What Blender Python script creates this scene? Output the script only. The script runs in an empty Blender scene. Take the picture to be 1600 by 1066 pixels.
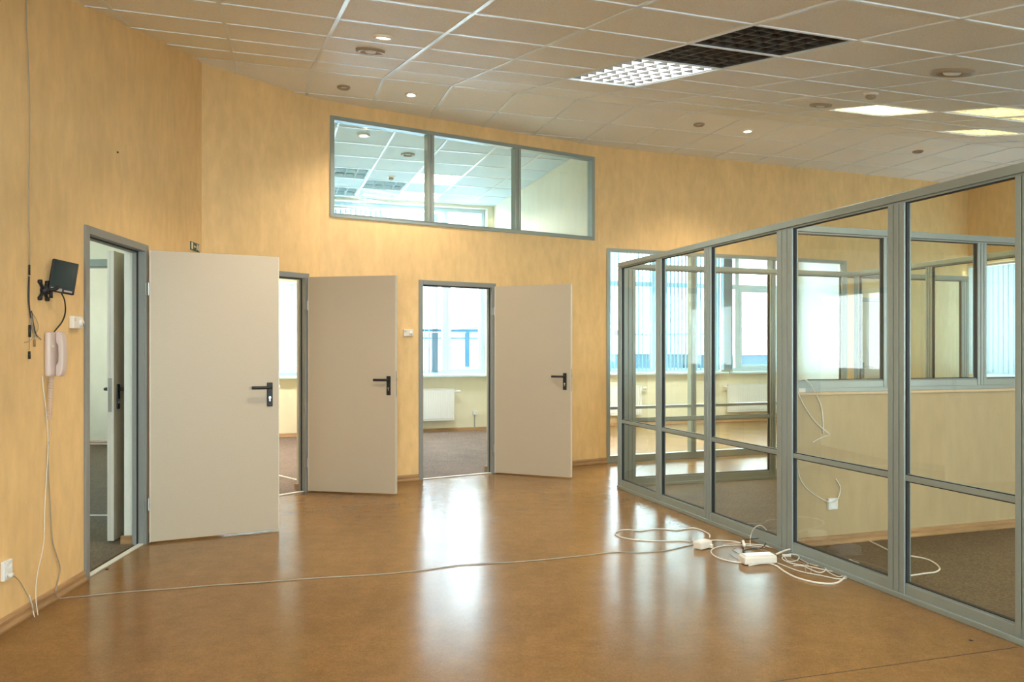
import bpy, bmesh, math, random
from mathutils import Vector, Matrix
random.seed(7)
sc = bpy.context.scene
COL = sc.collection
PI = math.pi

# ------------------------------------------------------------------ camera, world, exposure, daylight portals
CAMH = 1.365
cd = bpy.data.cameras.new('camera'); cam = bpy.data.objects.new('camera', cd); COL.objects.link(cam)
cam.location = (0, 0, CAMH); cam.rotation_euler = (PI/2, 0, 0)
cd.sensor_width = 36; cd.lens = 27; cd.shift_y = 15/1600; cd.clip_start = .05; cd.clip_end = 400
sc.camera = cam
sc.view_settings.view_transform = 'Standard'; sc.view_settings.look = 'None'
sc.view_settings.gamma = 1; sc.view_settings.use_curve_mapping = False
sc.view_settings.exposure = 2.2
cy = sc.cycles
cy.use_denoising = True
try: cy.denoiser = 'OPENIMAGEDENOISE'
except Exception: pass
cy.max_bounces = 10; cy.diffuse_bounces = 5; cy.glossy_bounces = 5; cy.transparent_max_bounces = 40
cy.transmission_bounces = 8; cy.caustics_reflective = False; cy.caustics_refractive = False
cy.sample_clamp_indirect = 6; cy.sample_clamp_direct = 0

SKY = 3.2
world = bpy.data.worlds.new('overcast_sky'); sc.world = world; world.use_nodes = True
wt = world.node_tree; wt.nodes.clear()
wo = wt.nodes.new('ShaderNodeOutputWorld'); bg = wt.nodes.new('ShaderNodeBackground')
ge = wt.nodes.new('ShaderNodeTexCoord'); sx = wt.nodes.new('ShaderNodeSeparateXYZ'); cr = wt.nodes.new('ShaderNodeValToRGB')
cr.color_ramp.elements[0].position = .0; cr.color_ramp.elements[0].color = (.80, .93, 1, 1)
cr.color_ramp.elements[1].position = .6; cr.color_ramp.elements[1].color = (.62, .84, 1, 1)
wt.links.new(ge.outputs['Generated'], sx.inputs[0]); wt.links.new(sx.outputs['Z'], cr.inputs[0])
wt.links.new(cr.outputs[0], bg.inputs['Color']); bg.inputs['Strength'].default_value = SKY
wt.links.new(bg.outputs[0], wo.inputs[0])

def area(name, loc, direction, sx_, sy_, power=0, color=(1, 1, 1), portal=False, parent=None, spread=PI):
    l = bpy.data.lights.new(name, 'AREA'); l.shape = 'RECTANGLE'; l.size = sx_; l.size_y = sy_
    l.energy = power; l.color = color; l.spread = spread
    if portal: l.cycles.is_portal = True
    o = bpy.data.objects.new(name, l); COL.objects.link(o); o.location = loc
    o.rotation_euler = Vector(direction).to_track_quat('-Z', 'Y').to_euler()
    if parent: o.parent = parent
    return o

# exterior wall line: y = EY + ES*x
EY, ES = 13.27, .335
def E_pt(x, off=0):
    n = math.hypot(1, ES)
    return Vector((x - ES*off/n, EY + ES*x + off/n, 0))
_eN = Vector((ES, -1, 0)).normalized()
for xa, xb in ((-5.0, -3.40), (-3.08, -.42), (.1, 3.98), (4.22, 5.35)):
    c = (E_pt(xa, .25) + E_pt(xb, .25))/2
    L = (E_pt(xa) - E_pt(xb)).length
    area('daylight_portal', (c.x, c.y, 2.25), _eN, L + .1, 2.6, portal=True)

# ------------------------------------------------------------------ key plan points
def unit(a, b):
    d = Vector((b[0]-a[0], b[1]-a[1])); d.normalize(); return d
C01 = (-2.666, 6.595); C12 = (-1.8875, 7.55); C23 = (1.043, 9.273); C34 = (6.81, 11.476)
W0d = Vector((-.066, 1)).normalized()
ND = Vector((1, -.327)).normalized()        # not used for the walls, kept for the grid
GA = Vector((-.3264, 1)).normalized(); GB = Vector((1, .3264)).normalized()   # ceiling grid directions
T = .6362; G0 = Vector((-1.1651, 6.9595)); HC = 3.835; TH = .2237
JMAX = 9
def ceil_h(x, y):
    u = -(Vector((x, y)) - G0).dot(GA)
    if u <= 0: return HC
    um = JMAX*T*math.cos(TH)
    return HC - math.tan(TH)*min(u, um)

# ------------------------------------------------------------------ materials
def nmat(name):
    m = bpy.data.materials.new(name); m.use_nodes = True
    nt = m.node_tree; b = nt.nodes['Principled BSDF']; return m, nt, b
def mat(name, col, rough=.5, metal=0, spec=.5, noise=None, bump=None, rnoise=None, emit=None, coat=0):
    """noise=(scale, amount, (sx,sy,sz)); bump=(scale, strength, dist)"""
    m, nt, b = nmat(name)
    b.inputs['Base Color'].default_value = (*col, 1); b.inputs['Roughness'].default_value = rough
    b.inputs['Metallic'].default_value = metal; b.inputs['Specular IOR Level'].default_value = spec
    if coat: b.inputs['Coat Weight'].default_value = coat; b.inputs['Coat Roughness'].default_value = .12
    if emit: b.inputs['Emission Color'].default_value = (*emit[0], 1); b.inputs['Emission Strength'].default_value = emit[1]
    if noise or bump or rnoise:
        tc = nt.nodes.new('ShaderNodeTexCoord')
    def noi(scale, stretch=(1, 1, 1), detail=4, rg=.6):
        mp = nt.nodes.new('ShaderNodeMapping'); mp.inputs['Scale'].default_value = stretch
        nt.links.new(tc.outputs['Object'], mp.inputs[0])
        n = nt.nodes.new('ShaderNodeTexNoise'); n.inputs['Scale'].default_value = scale
        n.inputs['Detail'].default_value = detail; n.inputs['Roughness'].default_value = rg
        nt.links.new(mp.outputs[0], n.inputs['Vector']); return n
    if noise:
        layers = noise if isinstance(noise, list) else [noise]
        cur = None
        for (s, amt, st) in layers:
            n = noi(s, st)
            r = nt.nodes.new('ShaderNodeMapRange'); r.inputs[1].default_value = .3; r.inputs[2].default_value = .7
            r.inputs[3].default_value = 1-amt; r.inputs[4].default_value = 1+amt
            nt.links.new(n.outputs['Fac'], r.inputs[0])
            mx = nt.nodes.new('ShaderNodeVectorMath'); mx.operation = 'SCALE'
            if cur is None: mx.inputs[0].default_value = col
            else: nt.links.new(cur, mx.inputs[0])
            nt.links.new(r.outputs[0], mx.inputs['Scale']); cur = mx.outputs[0]
        nt.links.new(cur, b.inputs['Base Color'])
    if bump:
        bl = bump if isinstance(bump, list) else [bump]
        prev = None
        for q in bl:
            n = noi(q[0], q[3] if len(q) > 3 else (1, 1, 1))
            bp = nt.nodes.new('ShaderNodeBump'); bp.inputs['Strength'].default_value = q[1]; bp.inputs['Distance'].default_value = q[2]
            nt.links.new(n.outputs['Fac'], bp.inputs['Height'])
            if prev: nt.links.new(prev, bp.inputs['Normal'])
            prev = bp.outputs[0]
        nt.links.new(prev, b.inputs['Normal'])
    if rnoise:
        n = noi(rnoise[0], rnoise[3] if len(rnoise) > 3 else (1, 1, 1))
        r = nt.nodes.new('ShaderNodeMapRange'); r.inputs[1].default_value = .3; r.inputs[2].default_value = .7
        r.inputs[3].default_value = rnoise[1]; r.inputs[4].default_value = rnoise[2]
        nt.links.new(n.outputs['Fac'], r.inputs[0]); nt.links.new(r.outputs[0], b.inputs['Roughness'])
    return m

M = {}
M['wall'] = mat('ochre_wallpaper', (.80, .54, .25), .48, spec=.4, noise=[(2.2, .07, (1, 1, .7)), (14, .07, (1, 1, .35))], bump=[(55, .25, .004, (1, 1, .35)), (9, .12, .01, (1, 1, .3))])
M['wall_low'] = mat('dimmed_ochre_wallpaper', (.46, .345, .19), .5, noise=[(3, .05, (1, 1, .5)), (14, .05, (1, 1, .25))], bump=[(55, .25, .004, (1, 1, .35))])  # darker copy of the ochre wallpaper; the cubicle's dimmer light is in its colour
M['cream'] = mat('cream_wallpaper', (.79, .735, .56), .6, noise=[(5, .04, (1, 1, .4))], bump=[(60, .25, .003, (1, 1, .4))])
M['plaster'] = mat('pale_plaster', (.74, .72, .62), .65, bump=[(70, .4, .003)])
M['lino'] = mat('ochre_linoleum', (.23, .124, .042), .2, spec=.22, noise=[(1.1, .10, (1, 1, 1)), (9, .10, (1, 1, 1)), (45, .10, (1, 1, 1)), (130, .20, (1, 1, 1))],
                bump=[(5, .06, .012), (30, .05, .004)], rnoise=(2.5, .17, .245))
M['carpet'] = mat('brown_carpet', (.125, .088, .048), .7, spec=.5, noise=[(3, .12, (1, 1, 1)), (110, .6, (1, 1, 1)), (45, .28, (1, 1, 1))], bump=[(220, .8, .006)])
M['carpet_g'] = mat('mauve_brown_carpet', (.19, .138, .11), .85, spec=.25, noise=[(3, .12, (1, 1, 1)), (110, .6, (1, 1, 1)), (45, .28, (1, 1, 1))], bump=[(220, .8, .006)])
M['tile'] = mat('mineral_ceiling_tile', (.83, .815, .77), .62, spec=.45, noise=[(140, .13, (1, 1, 1)), (1.2, .03, (1, 1, 1))], bump=[(160, .25, .002)])
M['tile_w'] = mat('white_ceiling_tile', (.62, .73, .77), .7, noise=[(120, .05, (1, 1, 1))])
M['tbar'] = mat('white_enamel_grid', (.74, .78, .80), .28, spec=.6)
M['alu'] = mat('satin_grey_aluminium', (.34, .39, .37), .34, metal=.45, spec=.5, noise=[(3, .04, (1, 1, .2))])
M['frame'] = mat('grey_painted_steel', (.25, .255, .24), .42, spec=.5)
M['leaf'] = mat('cream_white_door_paint', (.50, .42, .31), .45, spec=.4, noise=[(160, .05, (1, 1, 1))], bump=[(180, .3, .001)])
M['edge'] = mat('pale_edge_band', (.68, .63, .54), .4)
M['black'] = mat('black_plastic', (.008, .008, .009), .5)
M['rubber'] = mat('black_rubber', (.022, .023, .024), .7)
M['chrome'] = mat('chrome', (.75, .75, .75), .15, metal=1)
M['steel'] = mat('brushed_steel', (.42, .41, .38), .35, metal=.9)
M['pvc'] = mat('glare_blue_pvc', (.62, .77, .84), .3)  # blue window glare is put into the base colour of the white plastic
M['pale'] = mat('white_matt_paint', (.82, .82, .80), .6)
M['lumw'] = mat('pale_blue_louver', (.42, .62, .70), .5)
M['white'] = mat('white_enamel', (.80, .81, .80), .35)
M['plastic'] = mat('ivory_plastic', (.78, .73, .64), .38)
M['beige'] = mat('pinkish_beige_plastic', (.66, .53, .47), .4)
M['wcable'] = mat('white_cable', (.74, .70, .62), .45)
M['gcable'] = mat('grey_beige_cable', (.34, .29, .22), .5)
M['base'] = mat('wood_grain_skirting', (.36, .205, .09), .33, noise=[(3, .22, (1, 1, 9)), (20, .08, (1, 1, 6))])
M['sill'] = mat('pale_wood_capping', (.62, .45, .27), .35)
M['slat'] = mat('white_blind_fabric', (.82, .86, .88), .8)
M['green'] = mat('dark_green_sign_face', (.01, .045, .025), .35)
M['sign_w'] = mat('photoluminescent_white', (.72, .72, .55), .5)
M['threshold'] = mat('white_threshold_strip', (.72, .69, .60), .35)
M['lamp_warm'] = mat('glowing_downlight_lens', (1, .95, .85), .4, emit=((1, .88, .68), 14))
M['tube'] = mat('glowing_fluorescent_tube', (1, 1, 1), .4, emit=((1, .84, .36), .8))
M['tube_w'] = mat('cool_fluorescent_tube', (1, 1, 1), .4, emit=((.80, .97, 1), .8))
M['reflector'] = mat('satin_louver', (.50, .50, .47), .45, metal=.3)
M['dark_reflector'] = mat('dark_shaded_louver', (.10, .085, .075), .3, metal=.6)
M['housing'] = mat('white_housing', (.7, .72, .70), .5)
M['housing_d'] = mat('dark_housing', (.035, .028, .025), .6)
M['snow'] = mat('snow', (.78, .84, .90), .85)
M['bluegrey'] = mat('blue_grey_cladding', (.022, .062, .088), .7)
M['darkblue'] = mat('dark_blue_rail_paint', (.035, .14, .21), .5)
M['frost'] = mat('frosted_panel', (.80, .82, .90), .6)
M['stain'] = mat('dark_spot', (.02, .012, .01), .6)
# translucent blind fabric
m, nt, b = nmat('translucent_blind_fabric')
tr = nt.nodes.new('ShaderNodeBsdfTranslucent'); tr.inputs[0].default_value = (.70, .80, .84, 1)
mx = nt.nodes.new('ShaderNodeMixShader'); mx.inputs[0].default_value = .45
b.inputs['Base Color'].default_value = (.78, .83, .85, 1); b.inputs['Roughness'].default_value = .8
nt.links.new(b.outputs[0], mx.inputs[1]); nt.links.new(tr.outputs[0], mx.inputs[2])
nt.links.new(mx.outputs[0], nt.nodes['Material Output'].inputs[0]); M['blind'] = m
def blindmat(name, tcol, mixf, col):
    m, nt, b = nmat(name)
    tr = nt.nodes.new('ShaderNodeBsdfTranslucent'); tr.inputs[0].default_value = (*tcol, 1)
    mx = nt.nodes.new('ShaderNodeMixShader'); mx.inputs[0].default_value = mixf
    b.inputs['Base Color'].default_value = (*col, 1); b.inputs['Roughness'].default_value = .8
    nt.links.new(b.outputs[0], mx.inputs[1]); nt.links.new(tr.outputs[0], mx.inputs[2])
    nt.links.new(mx.outputs[0], nt.nodes['Material Output'].inputs[0]); return m
M['blind_dense'] = blindmat('dense_blind_fabric', (.45, .72, .82), .32, (.42, .60, .68))
# clear glass pane: transparent with fresnel reflection
def glassmat(name, tint, ior=1.5):
    m = bpy.data.materials.new(name); m.use_nodes = True; nt = m.node_tree; nt.nodes.clear()
    out = nt.nodes.new('ShaderNodeOutputMaterial'); t = nt.nodes.new('ShaderNodeBsdfTransparent'); g = nt.nodes.new('ShaderNodeBsdfGlossy')
    f = nt.nodes.new('ShaderNodeFresnel'); f.inputs[0].default_value = ior
    geo = nt.nodes.new('ShaderNodeNewGeometry')
    t.inputs[0].default_value = (*tint, 1); g.inputs[0].default_value = (1, 1, 1, 1); g.inputs['Roughness'].default_value = .004
    mx = nt.nodes.new('ShaderNodeMixShader')
    # reflect on the outer (front) faces only, so a pane gives one clean image
    mul = nt.nodes.new('ShaderNodeMath'); mul.operation = 'MULTIPLY'
    sub = nt.nodes.new('ShaderNodeMath'); sub.operation = 'SUBTRACT'; sub.inputs[0].default_value = 1
    nt.links.new(geo.outputs['Backfacing'], sub.inputs[1])
    nt.links.new(f.outputs[0], mul.inputs[0]); nt.links.new(sub.outputs[0], mul.inputs[1])
    nt.links.new(mul.outputs[0], mx.inputs[0]); nt.links.new(t.outputs[0], mx.inputs[1]); nt.links.new(g.outputs[0], mx.inputs[2])
    nt.links.new(mx.outputs[0], out.inputs[0]); return m
M['glass'] = glassmat('clear_glass', (.965, .985, .975), 1.62)
M['ringm'] = mat('brownish_beige_ring', (.36, .28, .19), .45)  # brownish beige, darker than the ivory plastic
M['screen'] = mat('dark_screen_glass', (.018, .032, .030), .12)

# ------------------------------------------------------------------ helpers
def tag(o, label=None, cat=None, group=None, kind=None):
    if label: o['label'] = label
    if cat: o['category'] = cat
    if group: o['group'] = group
    if kind: o['kind'] = kind
    return o
def thing(name, label, cat, loc=(0, 0, 0), rz=0, group=None, matrix=None, kind=None):
    o = bpy.data.objects.new(name, None); COL.objects.link(o); o.empty_display_size = .1
    if matrix is not None: o.matrix_world = matrix
    else: o.location = loc; o.rotation_euler = (0, 0, rz)
    return tag(o, label, cat, group, kind)
def link(name, bm, m, parent=None, smooth=False, bevel=0, matrix=None):
    bmesh.ops.recalc_face_normals(bm, faces=bm.faces[:])
    me = bpy.data.meshes.new(name); bm.to_mesh(me); bm.free()
    o = bpy.data.objects.new(name, me); COL.objects.link(o)
    me.materials.append(M[m] if isinstance(m, str) else m)
    if smooth:
        for p in me.polygons: p.use_smooth = True
    if bevel:
        md = o.modifiers.new('bevel', 'BEVEL'); md.width = bevel; md.segments = 2; md.limit_method = 'ANGLE'
    if parent: o.parent = parent
    elif matrix is not None: o.matrix_world = matrix
    return o
def box(bm, x0, x1, y0, y1, z0, z1):
    v = [bm.verts.new((x, y, z)) for x in (x0, x1) for y in (y0, y1) for z in (z0, z1)]
    for f in ((0, 1, 3, 2), (4, 6, 7, 5), (0, 4, 5, 1), (2, 3, 7, 6), (0, 2, 6, 4), (1, 5, 7, 3)):
        bm.faces.new([v[i] for i in f])
    return v
def boxes(*bs):
    bm = bmesh.new()
    for b_ in bs: box(bm, *b_)
    return bm
def prism(bm, prof, x0, x1, axis='x'):
    """profile of (y,z) pairs swept along x"""
    a = [bm.verts.new((x0, p[0], p[1])) for p in prof]; c = [bm.verts.new((x1, p[0], p[1])) for p in prof]
    n = len(prof)
    for i in range(n): bm.faces.new((a[i], a[(i+1) % n], c[(i+1) % n], c[i]))
    bm.faces.new(a); bm.faces.new(c[::-1])
def lathe(bm, prof, seg=32, M_=None):
    """profile of (r,z) about z"""
    rings = []
    for r, z in prof:
        if r < 1e-6: rings.append([bm.verts.new((0, 0, z))])
        else: rings.append([bm.verts.new((r*math.cos(2*PI*k/seg), r*math.sin(2*PI*k/seg), z)) for k in range(seg)])
    vs = [v for r in rings for v in r]
    for a, c in zip(rings, rings[1:]):
        for k in range(seg):
            k2 = (k+1) % seg
            if len(a) == 1 and len(c) == 1: continue
            if len(a) == 1: bm.faces.new((a[0], c[k], c[k2]))
            elif len(c) == 1: bm.faces.new((a[k], a[k2], c[0]))
            else: bm.faces.new((a[k], a[k2], c[k2], c[k]))
    if M_ is not None: bmesh.ops.transform(bm, matrix=M_, verts=vs)
    return vs
def catmull(pts, sub=6):
    P = [Vector(p) for p in pts]
    if len(P) < 3: return P
    out = []
    Q = [P[0]*2-P[1]] + P + [P[-1]*2-P[-2]]
    for i in range(1, len(Q)-2):
        a, b_, c, d = Q[i-1:i+3]
        for k in range(sub):
            t = k/sub
            out.append(.5*((2*b_) + (c-a)*t + (2*a-5*b_+4*c-d)*t*t + (3*b_-a-3*c+d)*t**3))
    out.append(P[-1]); return out
def tube(bm, pts, r, seg=8, smooth_path=True, sub=6):
    P = catmull(pts, sub) if smooth_path else [Vector(p) for p in pts]
    rings = []; up = Vector((0, 0, 1)); prev = None
    for i, p in enumerate(P):
        t = (P[min(i+1, len(P)-1)] - P[max(i-1, 0)])
        if t.length < 1e-9: t = Vector((1, 0, 0))
        t.normalize()
        if prev is None:
            s = t.cross(up)
            if s.length < .1: s = t.cross(Vector((1, 0, 0)))
        else: s = prev - t*prev.dot(t)
        s.normalize(); n = s.cross(t); prev = s
        rings.append([bm.verts.new(p + r*(math.cos(2*PI*k/seg)*s + math.sin(2*PI*k/seg)*n)) for k in range(seg)])
    for a, c in zip(rings, rings[1:]):
        for k in range(seg): bm.faces.new((a[k], a[(k+1) % seg], c[(k+1) % seg], c[k]))
    bm.faces.new(rings[0]); bm.faces.new(rings[-1][::-1])
def cyl(bm, a, b_, r, seg=20): tube(bm, [a, b_], r, seg, smooth_path=False)
def ang(d): return math.atan2(d[1], d[0])

# points of the photo carried to the floor, a wall or the ceiling plane
F_ = 1200.
def on_floor(px, py, h=0.0):
    y = F_*(CAMH-h)/(py-548); return Vector(((px-800)/F_*y, y, h))
def on_plane(px, py, P0, d, off=0.0):
    """vertical plane through P0 along d; off = distance in front (to the right of d)"""
    n = Vector((d[1], -d[0])); n.normalize(); P = Vector(P0[:2]) + n*off
    r = Vector(((px-800)/F_, 1)); t = P.dot(n)/r.dot(n)
    return Vector((r.x*t, t, CAMH+(548-py)/F_*t))
W0P = (-2.53, 4.537)
def w0(px, py, off=.006): return on_plane(px, py, W0P, W0d, off)

# ------------------------------------------------------------------ walls with openings
def wall(name, A, B, H, thick, openings=(), m='wall', back=None, top=None, label=None, ext=0):
    """front face on the line A->B, body behind it (to the left of A->B). openings (u0,u1,z0,z1)"""
    d = unit(A, B); L = (Vector(B[:2]) - Vector(A[:2])).length
    us = {0, L}; zs = {0, H}
    for o in openings: us |= {o[0], o[1]}; zs |= {o[2], o[3]}
    if top:
        for k in range(1, 40): us.add(L*k/40)
    us = sorted(us); zs = sorted(z for z in zs if z <= H)
    def filled(i, k):
        if i < 0 or k < 0 or i >= len(us)-1 or k >= len(zs)-1: return False
        cu = (us[i]+us[i+1])/2; cz = (zs[k]+zs[k+1])/2
        return not any(o[0] < cu < o[1] and o[2] < cz < o[3] for o in openings)
    bm = bmesh.new(); V = {}
    nz = len(zs)-1
    def vert(i, k, s):
        if (i, k, s) not in V:
            z = zs[k]
            if k == nz and top:
                z = top(A[0]+d[0]*us[i], A[1]+d[1]*us[i])
            V[(i, k, s)] = bm.verts.new((us[i], thick*s, z))
        return V[(i, k, s)]
    mi = []
    for i in range(len(us)-1):
        for k in range(nz):
            if not filled(i, k): continue
            bm.faces.new([vert(i, k, 0), vert(i+1, k, 0), vert(i+1, k+1, 0), vert(i, k+1, 0)])
            f = bm.faces.new([vert(i, k, 1), vert(i, k+1, 1), vert(i+1, k+1, 1), vert(i+1, k, 1)]); f.material_index = 1
            for (di, dk, q) in ((-1, 0, ((i, k), (i, k+1))), (1, 0, ((i+1, k), (i+1, k+1))), (0, -1, ((i, k), (i+1, k))), (0, 1, ((i, k+1), (i+1, k+1)))):
                if not filled(i+di, k+dk):
                    (a, b_) = q
                    f = bm.faces.new([vert(a[0], a[1], 0), vert(b_[0], b_[1], 0), vert(b_[0], b_[1], 1), vert(a[0], a[1], 1)]); f.material_index = 2
    o = link(name, bm, m)
    o.data.materials.append(M[back or m]); o.data.materials.append(M['plaster'] if (back and back != m) else M[back or m])
    o.location = (A[0], A[1], 0); o.rotation_euler = (0, 0, ang(d))
    return tag(o, label, 'wall', kind='structure')

def Wpt(P, d, u): return (P[0]+d[0]*u, P[1]+d[1]*u)
TK = .14
# wall_left (W0): starts behind the camera
W0s = Wpt(W0P, W0d, -6.9); L0 = (Vector(C01)-Vector(W0s)).length
def u0_of_y(y): return (y - W0s[1])/W0d[1]
D0a, D0b = u0_of_y(4.537), u0_of_y(5.445)
W1d = unit(C01, C12); L1 = (Vector(C12)-Vector(C01)).length
D2b = L1 - .135; D2a = D2b - .97
W2d = unit(C12, C23); L2 = (Vector(C23)-Vector(C12)).length
def uW(P, d, px):   # distance along a wall of the photo column px
    q = on_plane(px, 500, P, d); return (Vector((q.x, q.y))-Vector(P)).dot(Vector(d))
D3a, D3b = uW(C12, W2d, 654), uW(C12, W2d, 774)
W3d = unit(C23, C34)
FH = 2.11
def dop(a, b): return (a+.035, b-.035, 0, FH-.035)
TW = (.115, 3.325, 2.70, 3.685)
w_left = wall('wall_left', W0s, C01, 4.2, TK, [dop(D0a, D0b)], back='cream', top=lambda x, y: ceil_h(x, y)+.05, label='ochre wallpapered left wall carrying the entry phone')
wall('wall_left_corner', C01, C12, HC+.05, TK, [dop(D2a, D2b)], back='cream', label='short ochre wall angled between the left wall and the back wall')
wall('wall_back', C12, C23, HC+.05, TK, [dop(D3a, D3b), TW], back='cream', label='ochre back wall with the high interior window')
GW = (.11, 3.84, 0, 2.61)
u4a, u4b = 4.02, 4.95
wall('wall_back_right', C23, C34, HC+.05, TK, [GW, dop(u4a, u4b)], back='cream', label='ochre back wall with the large glazed opening')
W4d = Vector((.327, -1)).normalized()
W4e = Wpt(C34, W4d, 14.6)
W4W = [(.08 + .0, 2.0, .98, 2.63), (2.35, 4.4, .98, 2.63), (10.0, 12.2, .98, 2.45)]
wall('wall_right', C34, W4e, 4.2, .3, W4W, back='plaster', top=lambda x, y: ceil_h(x, y)+.05, label='ochre right wall with window, seen through the glass partitions')
WFd = unit(W4e, W0s); LWF = (Vector(W0s)-Vector(W4e)).length
WFW = [(.6+2.6*k, .6+2.6*k+2.3, .45, 2.48) for k in range(1, 5)]  # unseen windows added behind the viewpoint to bring daylight into the hall
for (a, b_, z0, z1) in WFW:
    c = Vector(Wpt(W4e, WFd, (a+b_)/2)) - Vector((0, .5))
    area('daylight_portal', (c.x, c.y, (z0+z1)/2), (0, 1, 0), b_-a+.1, z1-z0+.1, portal=True)
wall('wall_front', W4e, W0s, 2.7, .2, WFW, label='ochre wall behind the viewpoint')
for (a, b_, z0, z1) in W4W:
    c = Vector(Wpt(C34, W4d, (a+b_)/2)) + Vector((1, .327)).normalized()*.5
    area('daylight_portal', (c.x, c.y, (z0+z1)/2), (-1, -.327, 0), b_-a+.1, z1-z0+.1, portal=True)

# offices behind
def eW(x): return (E_pt(x).x, E_pt(x).y)
E0 = eW(-7.2); E1 = eW(5.62)
Ed = unit(E0, E1)
def uE(x): return (x+7.2)*math.hypot(1, ES)
EW = [(uE(-5.0), uE(-3.40), .97, 2.45), (uE(-3.08), uE(-.42), .97, 3.79), (uE(.1), uE(3.98), .97, 3.5), (uE(4.22), uE(5.35), .97, 3.5)]
wall('wall_exterior', E0, E1, HC+.1, .32, EW, m='cream', back='plaster', label='cream exterior wall of the rooms behind, with the windows')
Ad = Vector((-.327, 1)).normalized()
def endA(P):  # where the A line through P meets the exterior wall
    t = (EY + ES*P[0] - P[1])/(Ad[1] - ES*Ad[0]); return Wpt(P, Ad, t)
def part_wall(name, P, start, label, m='cream'):
    s = Wpt(P, Ad, start); e = endA(P)
    return wall(name, s, e, HC+.05, .1, [], m=m, label=label)
OLs, OLe = (C01[0]-.13, C01[1]+.16), (E_pt(-5.25).x, E_pt(-5.25).y)
OMs, OMe = (C12[0]+.045, C12[1]+.16), (E_pt(-3.26).x, E_pt(-3.26).y)
wall('wall_office_left', OLs, OLe, HC+.05, .1, [], m='cream', label='cream wall between the left room and the middle office')
wall('wall_office_middle', OMs, OMe, HC+.05, .07, [], m='cream', label='cream wall between the two offices')
part_wall('wall_office_right', (C23[0]-.02, C23[1]+.12), .03, 'white textured wall at the right side of the office behind the back door')
o = wall('wall_side_bay', Wpt(C34, Ad, .05), endA((C34[0]+.05, C34[1])), HC+.05, .3, [], m='pale', label='pale wall at the right end of the room behind the glazed wall')
# make it face the room: mirror by building it from the far end
o.location = (endA(C34)[0], endA(C34)[1], 0); o.rotation_euler = (0, 0, ang(W4d))
# left suite
XY = 6.28
wall('wall_cross', (-7.2, XY), (-2.60-TK-.03, XY), HC+.05, .12, [(3.38, 4.28, 0, 2.08)], m='cream', label='cream cross wall with an open doorway, seen through the left doorway')
wall('wall_suite_rear', (-7.2, 11.1), (-5.05, 11.1), HC+.05, .12, [], m='cream', label='pale wall at the far end of the left suite')
wall('wall_suite_left', (-7.2, 1.2), (-7.2, 11.2), HC+.05, .2, [(2.9, 4.1, 1.0, 2.4), (6.6, 8.4, 1.0, 2.5)], m='cream', label='cream exterior wall of the left suite')  # window openings added out of view to let daylight into the suite
wall('wall_suite_front', (-2.55-TK, 1.2), (-7.2, 1.2), HC+.05, .12, [], m='cream', label='cream near wall of the left suite')
for yy, ln, zz in ((4.7, 1.2, 1.7), (8.7, 1.8, 1.75)):
    area('daylight_portal', (-7.5, yy, zz), (1, 0, 0), ln, 1.7, portal=True)

# ------------------------------------------------------------------ floors
def poly_slab(name, pts, z0, z1, m, label, cat='floor'):
    bm = bmesh.new()
    a = [bm.verts.new((p[0], p[1], z0)) for p in pts]; c = [bm.verts.new((p[0], p[1], z1)) for p in pts]
    n = len(pts)
    for i in range(n): bm.faces.new((a[i], a[(i+1) % n], c[(i+1) % n], c[i]))
    bm.faces.new(a[::-1]); bm.faces.new(c)
    return tag(link(name, bm, m), label, cat, kind='structure')
def back_off(P, d, off): return (P[0]-d[1]*off, P[1]+d[0]*off)
poly_slab('floor', [(-7.4, -3.8), (12.6, -3.8), (6.9, 13.5), (6.2, 15.6), (-7.4, 11.6)], -.12, 0, 'lino', 'glossy ochre linoleum floor with window reflections')
CZ = .006
q = TK*.45
poly_slab('floor_carpet_left_room', [(-7.19, 1.21), back_off(W0s, W0d, q), back_off(C01, W0d, q), back_off(C01, W1d, q), (-5.0, 11.09), (-7.19, 11.09)], -.02, CZ, 'carpet', 'brown carpet of the room behind the left doorway')
e12 = OMe; e23 = endA((C23[0], C23[1]))
e01 = OLe
poly_slab('floor_carpet_middle', [back_off(C01, W1d, q), back_off(C12, W1d, q), e12, e01], -.02, CZ, 'carpet_g', 'brown carpet of the office behind the second doorway')
poly_slab('floor_carpet_back', [back_off(C12, W2d, q), back_off(C23, W2d, q), e23, e12], -.02, CZ, 'carpet_g', 'mauve-brown carpet of the office behind the third doorway')

# ------------------------------------------------------------------ ceiling
Z3 = Vector((0, 0, 1))
def gpt(i, j, drop=0.0):
    """grid position: i along GB, j tiles toward the camera (j>0 on the slope)"""
    p = G0 + GB*(i*T)
    if j <= 0: p = p - GA*(j*T); z = HC
    else: p = p - GA*(j*T*math.cos(TH)); z = HC - j*T*math.sin(TH)
    return Vector((p.x, p.y, z-drop))
def clip(bm, planes):
    for (co, no) in planes:   # no points to the side that is removed
        g = bm.verts[:]+bm.edges[:]+bm.faces[:]
        bmesh.ops.bisect_plane(bm, geom=g, dist=1e-5, plane_co=(co[0], co[1], 0), plane_no=(no[0], no[1], 0), clear_outer=True)
def leftn(d): return (-d[1], d[0])
def neg(v): return (-v[0], -v[1])
HALL = [(back_off(W0P, W0d, .07), leftn(W0d)), (back_off(C01, W1d, .07), leftn(W1d)), (back_off(C12, W2d, .07), leftn(W2d)),
        (back_off(C23, W3d, .07), leftn(W3d)), (back_off(C34, W4d, .1), leftn(W4d))]
TROF = {(2, 2): 1, (2, 3): 1, (2, 4): 0, (2, 5): 0, (6, 2): 2, (7, 3): 2, (8, 3): 2, (9, 1): 2, (3, 8): 2, (6, 7): 2, (-1, 8): 2}
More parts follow.
